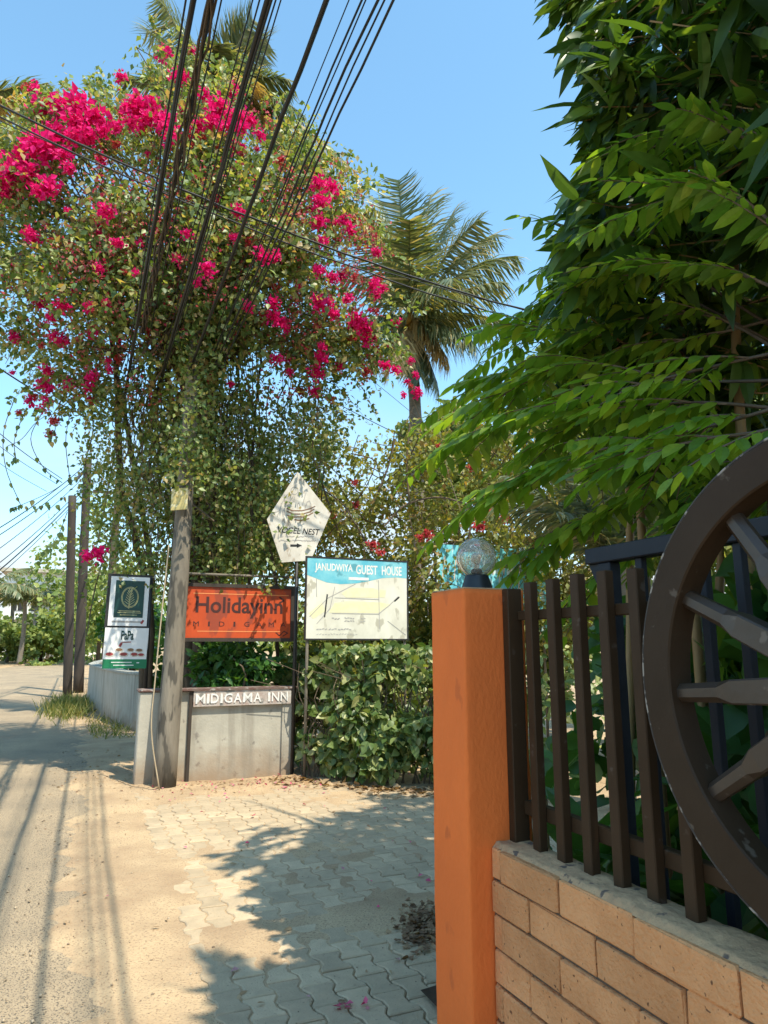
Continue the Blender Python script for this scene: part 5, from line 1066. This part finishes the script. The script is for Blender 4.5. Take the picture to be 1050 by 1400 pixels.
for a in [(58, 876, 66, (5, 4, 1.9), 3800, 'bright green bushy tree at the bend of the road'), (30, 876, 60, (2.4, 2.4, 1.5), 2400, 'round green bush beside the white wall end'), (78, 878, 72, (4, 4, 1.8), 2600, 'green bush against the house wall'), (38, 866, 75, (3, 3, 2), 2000, 'taller green tree in front of the far house'), (105, 840, 62, (4, 4, 5), 2600, 'green tree seen between the dark poles'), (-30, 855, 58, (3, 3, 3), 2400, 'green tree leaning over the white wall'), (140, 820, 55, (5, 4, 7), 3000, 'green tree behind the roadside wall')]: far_tree(*a)
for i, (u, v, Y, s) in enumerate([(18, 812, 62, 1.0), (50, 808, 72, 1.0), (72, 815, 78, .9), (-8, 800, 52, 1.1), (90, 790, 95, 1.0), (34, 822, 55, .8)]):
    cr = PY(u, v, Y); b_ = Vector((cr.x, cr.y, 0)); L_ = 3.4*s; frs = []
    for k in range(11):
        a = 6.283*k/11+random.uniform(-.2, .2); el = random.uniform(-.25, .75); frs.append((cr+Vector((math.cos(a)*math.cos(el)*L_, math.sin(a)*math.cos(el)*L_, math.sin(el)*L_*.8-.3)), .22, 0, .6))
    palm('far_palm', ['far palm above the end of the white wall', 'far palm above the bright green tree', 'far palm in front of the house front', 'far palm leaning over the yellow banner', 'far palm rising behind the house roof', 'short far palm beside the round bush'][i], b_, cr, frs, .14, .8, 22, .12)
# long distant tree line so the horizon is closed
pr_ = []
for k in range(1500):
    a = random.uniform(-1.2, 1.2); Dd = random.uniform(150, 260); c = np.array([Dd*math.sin(a), Dd*math.cos(a), random.uniform(0, 7)]); nn = 8
    pr_.append(leaves(T_OVLO, c+RNG.normal(0, 1.6, (nn, 3)), unit(nn), unit(nn)+np.array([0, -.3, .6]), RNG.uniform(1.5, 3.2, nn)))
V, Fc, r = join(pr_); o = raw('distant_trees', V, Fc, m_far, None, rnd=r); tag(o, 'hazy line of distant trees closing the horizon', 'trees', None, 'stuff')

# ------------------------------------------------------------------ grass tuft, litter
gt = []; C = W(-.15, 16.8, 0)
k = 1700; P = np.array([tuple(W(-.12+random.gauss(0, .26), 19.2+random.gauss(0, 1.1), 0)) for _ in range(k)])
V, Fc, r = leaves(T_NEEDLE, P, unit(k)*.55+np.array([0, 0, 1]), unit(k), RNG.uniform(.12, .42, k), .018); o = raw('roadside_grass', V, Fc, m_grass, None, rnd=r); tag(o, 'tuft of long roadside grass around the dark poles', 'grass', None, 'stuff')
k = 350; P = np.array([tuple(W(random.uniform(.3, 1.0), random.uniform(13.2, 16.5), 0)) for _ in range(k)])
V, Fc, r = leaves(T_NEEDLE, P, unit(k)*.8+np.array([0, 0, 1]), unit(k), RNG.uniform(.06, .22, k), .015); o = raw('wall_foot_grass', V, Fc, m_grass, None, rnd=r); tag(o, 'sparse short grass at the foot of the roadside wall', 'grass', None, 'stuff')
def litter(name, label, pts, L, m, T=T_OVATE, cat='litter'):
    P = np.array(pts); h = ground_h(P[:, 0], P[:, 1]); lanez = np.where((P[:, 0] > .8) & (P[:, 1] < 8.3), PAV_Z, -1); z = np.maximum(h, lanez)+.006+.012*RNG.random(len(P))
    X = np.stack([P[:, 0]*CT-P[:, 1]*ST, P[:, 0]*ST+P[:, 1]*CT, z], -1); n = len(P); A = RNG.normal(0, 1, (n, 3)); A[:, 2] *= .25
    V, Fc, r = leaves(T, X, A, RNG.normal(0, .35, (n, 3))+np.array([0, 0, 1]), RNG.uniform(.6, 1.3, n)*L); o = raw(name, V, Fc, m, None, rnd=r); tag(o, label, cat, None, 'stuff')
pts = []
for k in range(750):
    q = random.uniform(2.2, 4.6); d = interp(q, hq, hd)-.22-abs(random.gauss(0, .22)); pts.append((q, d))
litter('fallen_leaves', 'dry brown leaves strewn along the foot of the hedge', pts, .075, m_dry)
litter('leaf_pile', 'heap of dry brown leaves swept against the orange pillar foot', [(lambda a, b: QD(PZ(578+a, 1272+b)))(random.gauss(0, 16), random.gauss(0, 15)) for _ in range(420)], .04, m_dark_dry)
litter('scattered_leaves', 'few dry leaves and twigs scattered over sand and paving', [(random.uniform(-.4, 2.6), random.uniform(3, 9)) for _ in range(90)]+[(random.gauss(1.7, .5), random.gauss(8.4, .2)) for _ in range(140)]+[(random.uniform(-.2, .8), random.uniform(8.6, 12)) for _ in range(160)], .045, m_dry, T_LEAFLET)
litter('fallen_bracts', 'fallen pink bougainvillea bracts scattered on the ground by the wall', [(random.gauss(2.3, .7), random.gauss(8.3, .3)) for _ in range(120)]+[(random.uniform(.2, 3), random.uniform(3.2, 8.3)) for _ in range(26)]+[(1.22+random.gauss(0, .03), 3.22+random.gauss(0, .03)) for _ in range(10)]+[(random.uniform(1.1, 1.7), 8.95+random.gauss(0, .04)) for _ in range(1)], .04, m_petal, T_BRACT)
T_PEB = (np.array([(.5, 0, 0), (-.5, 0, 0), (0, .4, .05), (0, -.42, 0), (.05, 0, .3), (0, .05, -.3)]), np.array([(0, 2, 4), (2, 1, 4), (1, 3, 4), (3, 0, 4), (2, 0, 5), (1, 2, 5), (3, 1, 5), (0, 3, 5)]))
m_peb = leafmat('pebble', [(0, (.20, .15, .10)), (.5, (.34, .26, .17)), (1, (.46, .37, .26))], 0.0, .9)
P = np.concatenate([np.stack([RNG.normal(.0, .28, 1500), RNG.uniform(2.6, 12, 1500)], -1), np.stack([RNG.uniform(-.5, 3.2, 900), RNG.uniform(2.8, 9, 900)], -1), np.stack([RNG.uniform(.6, 2.6, 500), RNG.normal(8.6, .12, 500)], -1)]); k = len(P)
z = np.maximum(ground_h(P[:, 0], P[:, 1]), np.where((P[:, 0] > .8) & (P[:, 1] < 8.3), PAV_Z, np.where(P[:, 0] < .3, .005, -1)))
X = np.stack([P[:, 0]*CT-P[:, 1]*ST, P[:, 0]*ST+P[:, 1]*CT, z+.001], -1); A = RNG.normal(0, 1, (k, 3)); A[:, 2] *= .2
V, Fc, r = leaves(T_PEB, X, A, RNG.normal(0, .2, (k, 3))+np.array([0, 0, 1]), RNG.uniform(.005, .012, k)*np.where(RNG.random(k) < .1, 2.2, 1)); o = raw('gravel', V, Fc, m_peb, None, rnd=r); tag(o, 'loose small stones along the road edge and on the sand', 'gravel', None, 'stuff')
print('objects', len(bpy.data.objects), 'tris', sum(len(o.data.polygons) for o in bpy.data.objects if o.type == 'MESH' and o.data.users < 3))
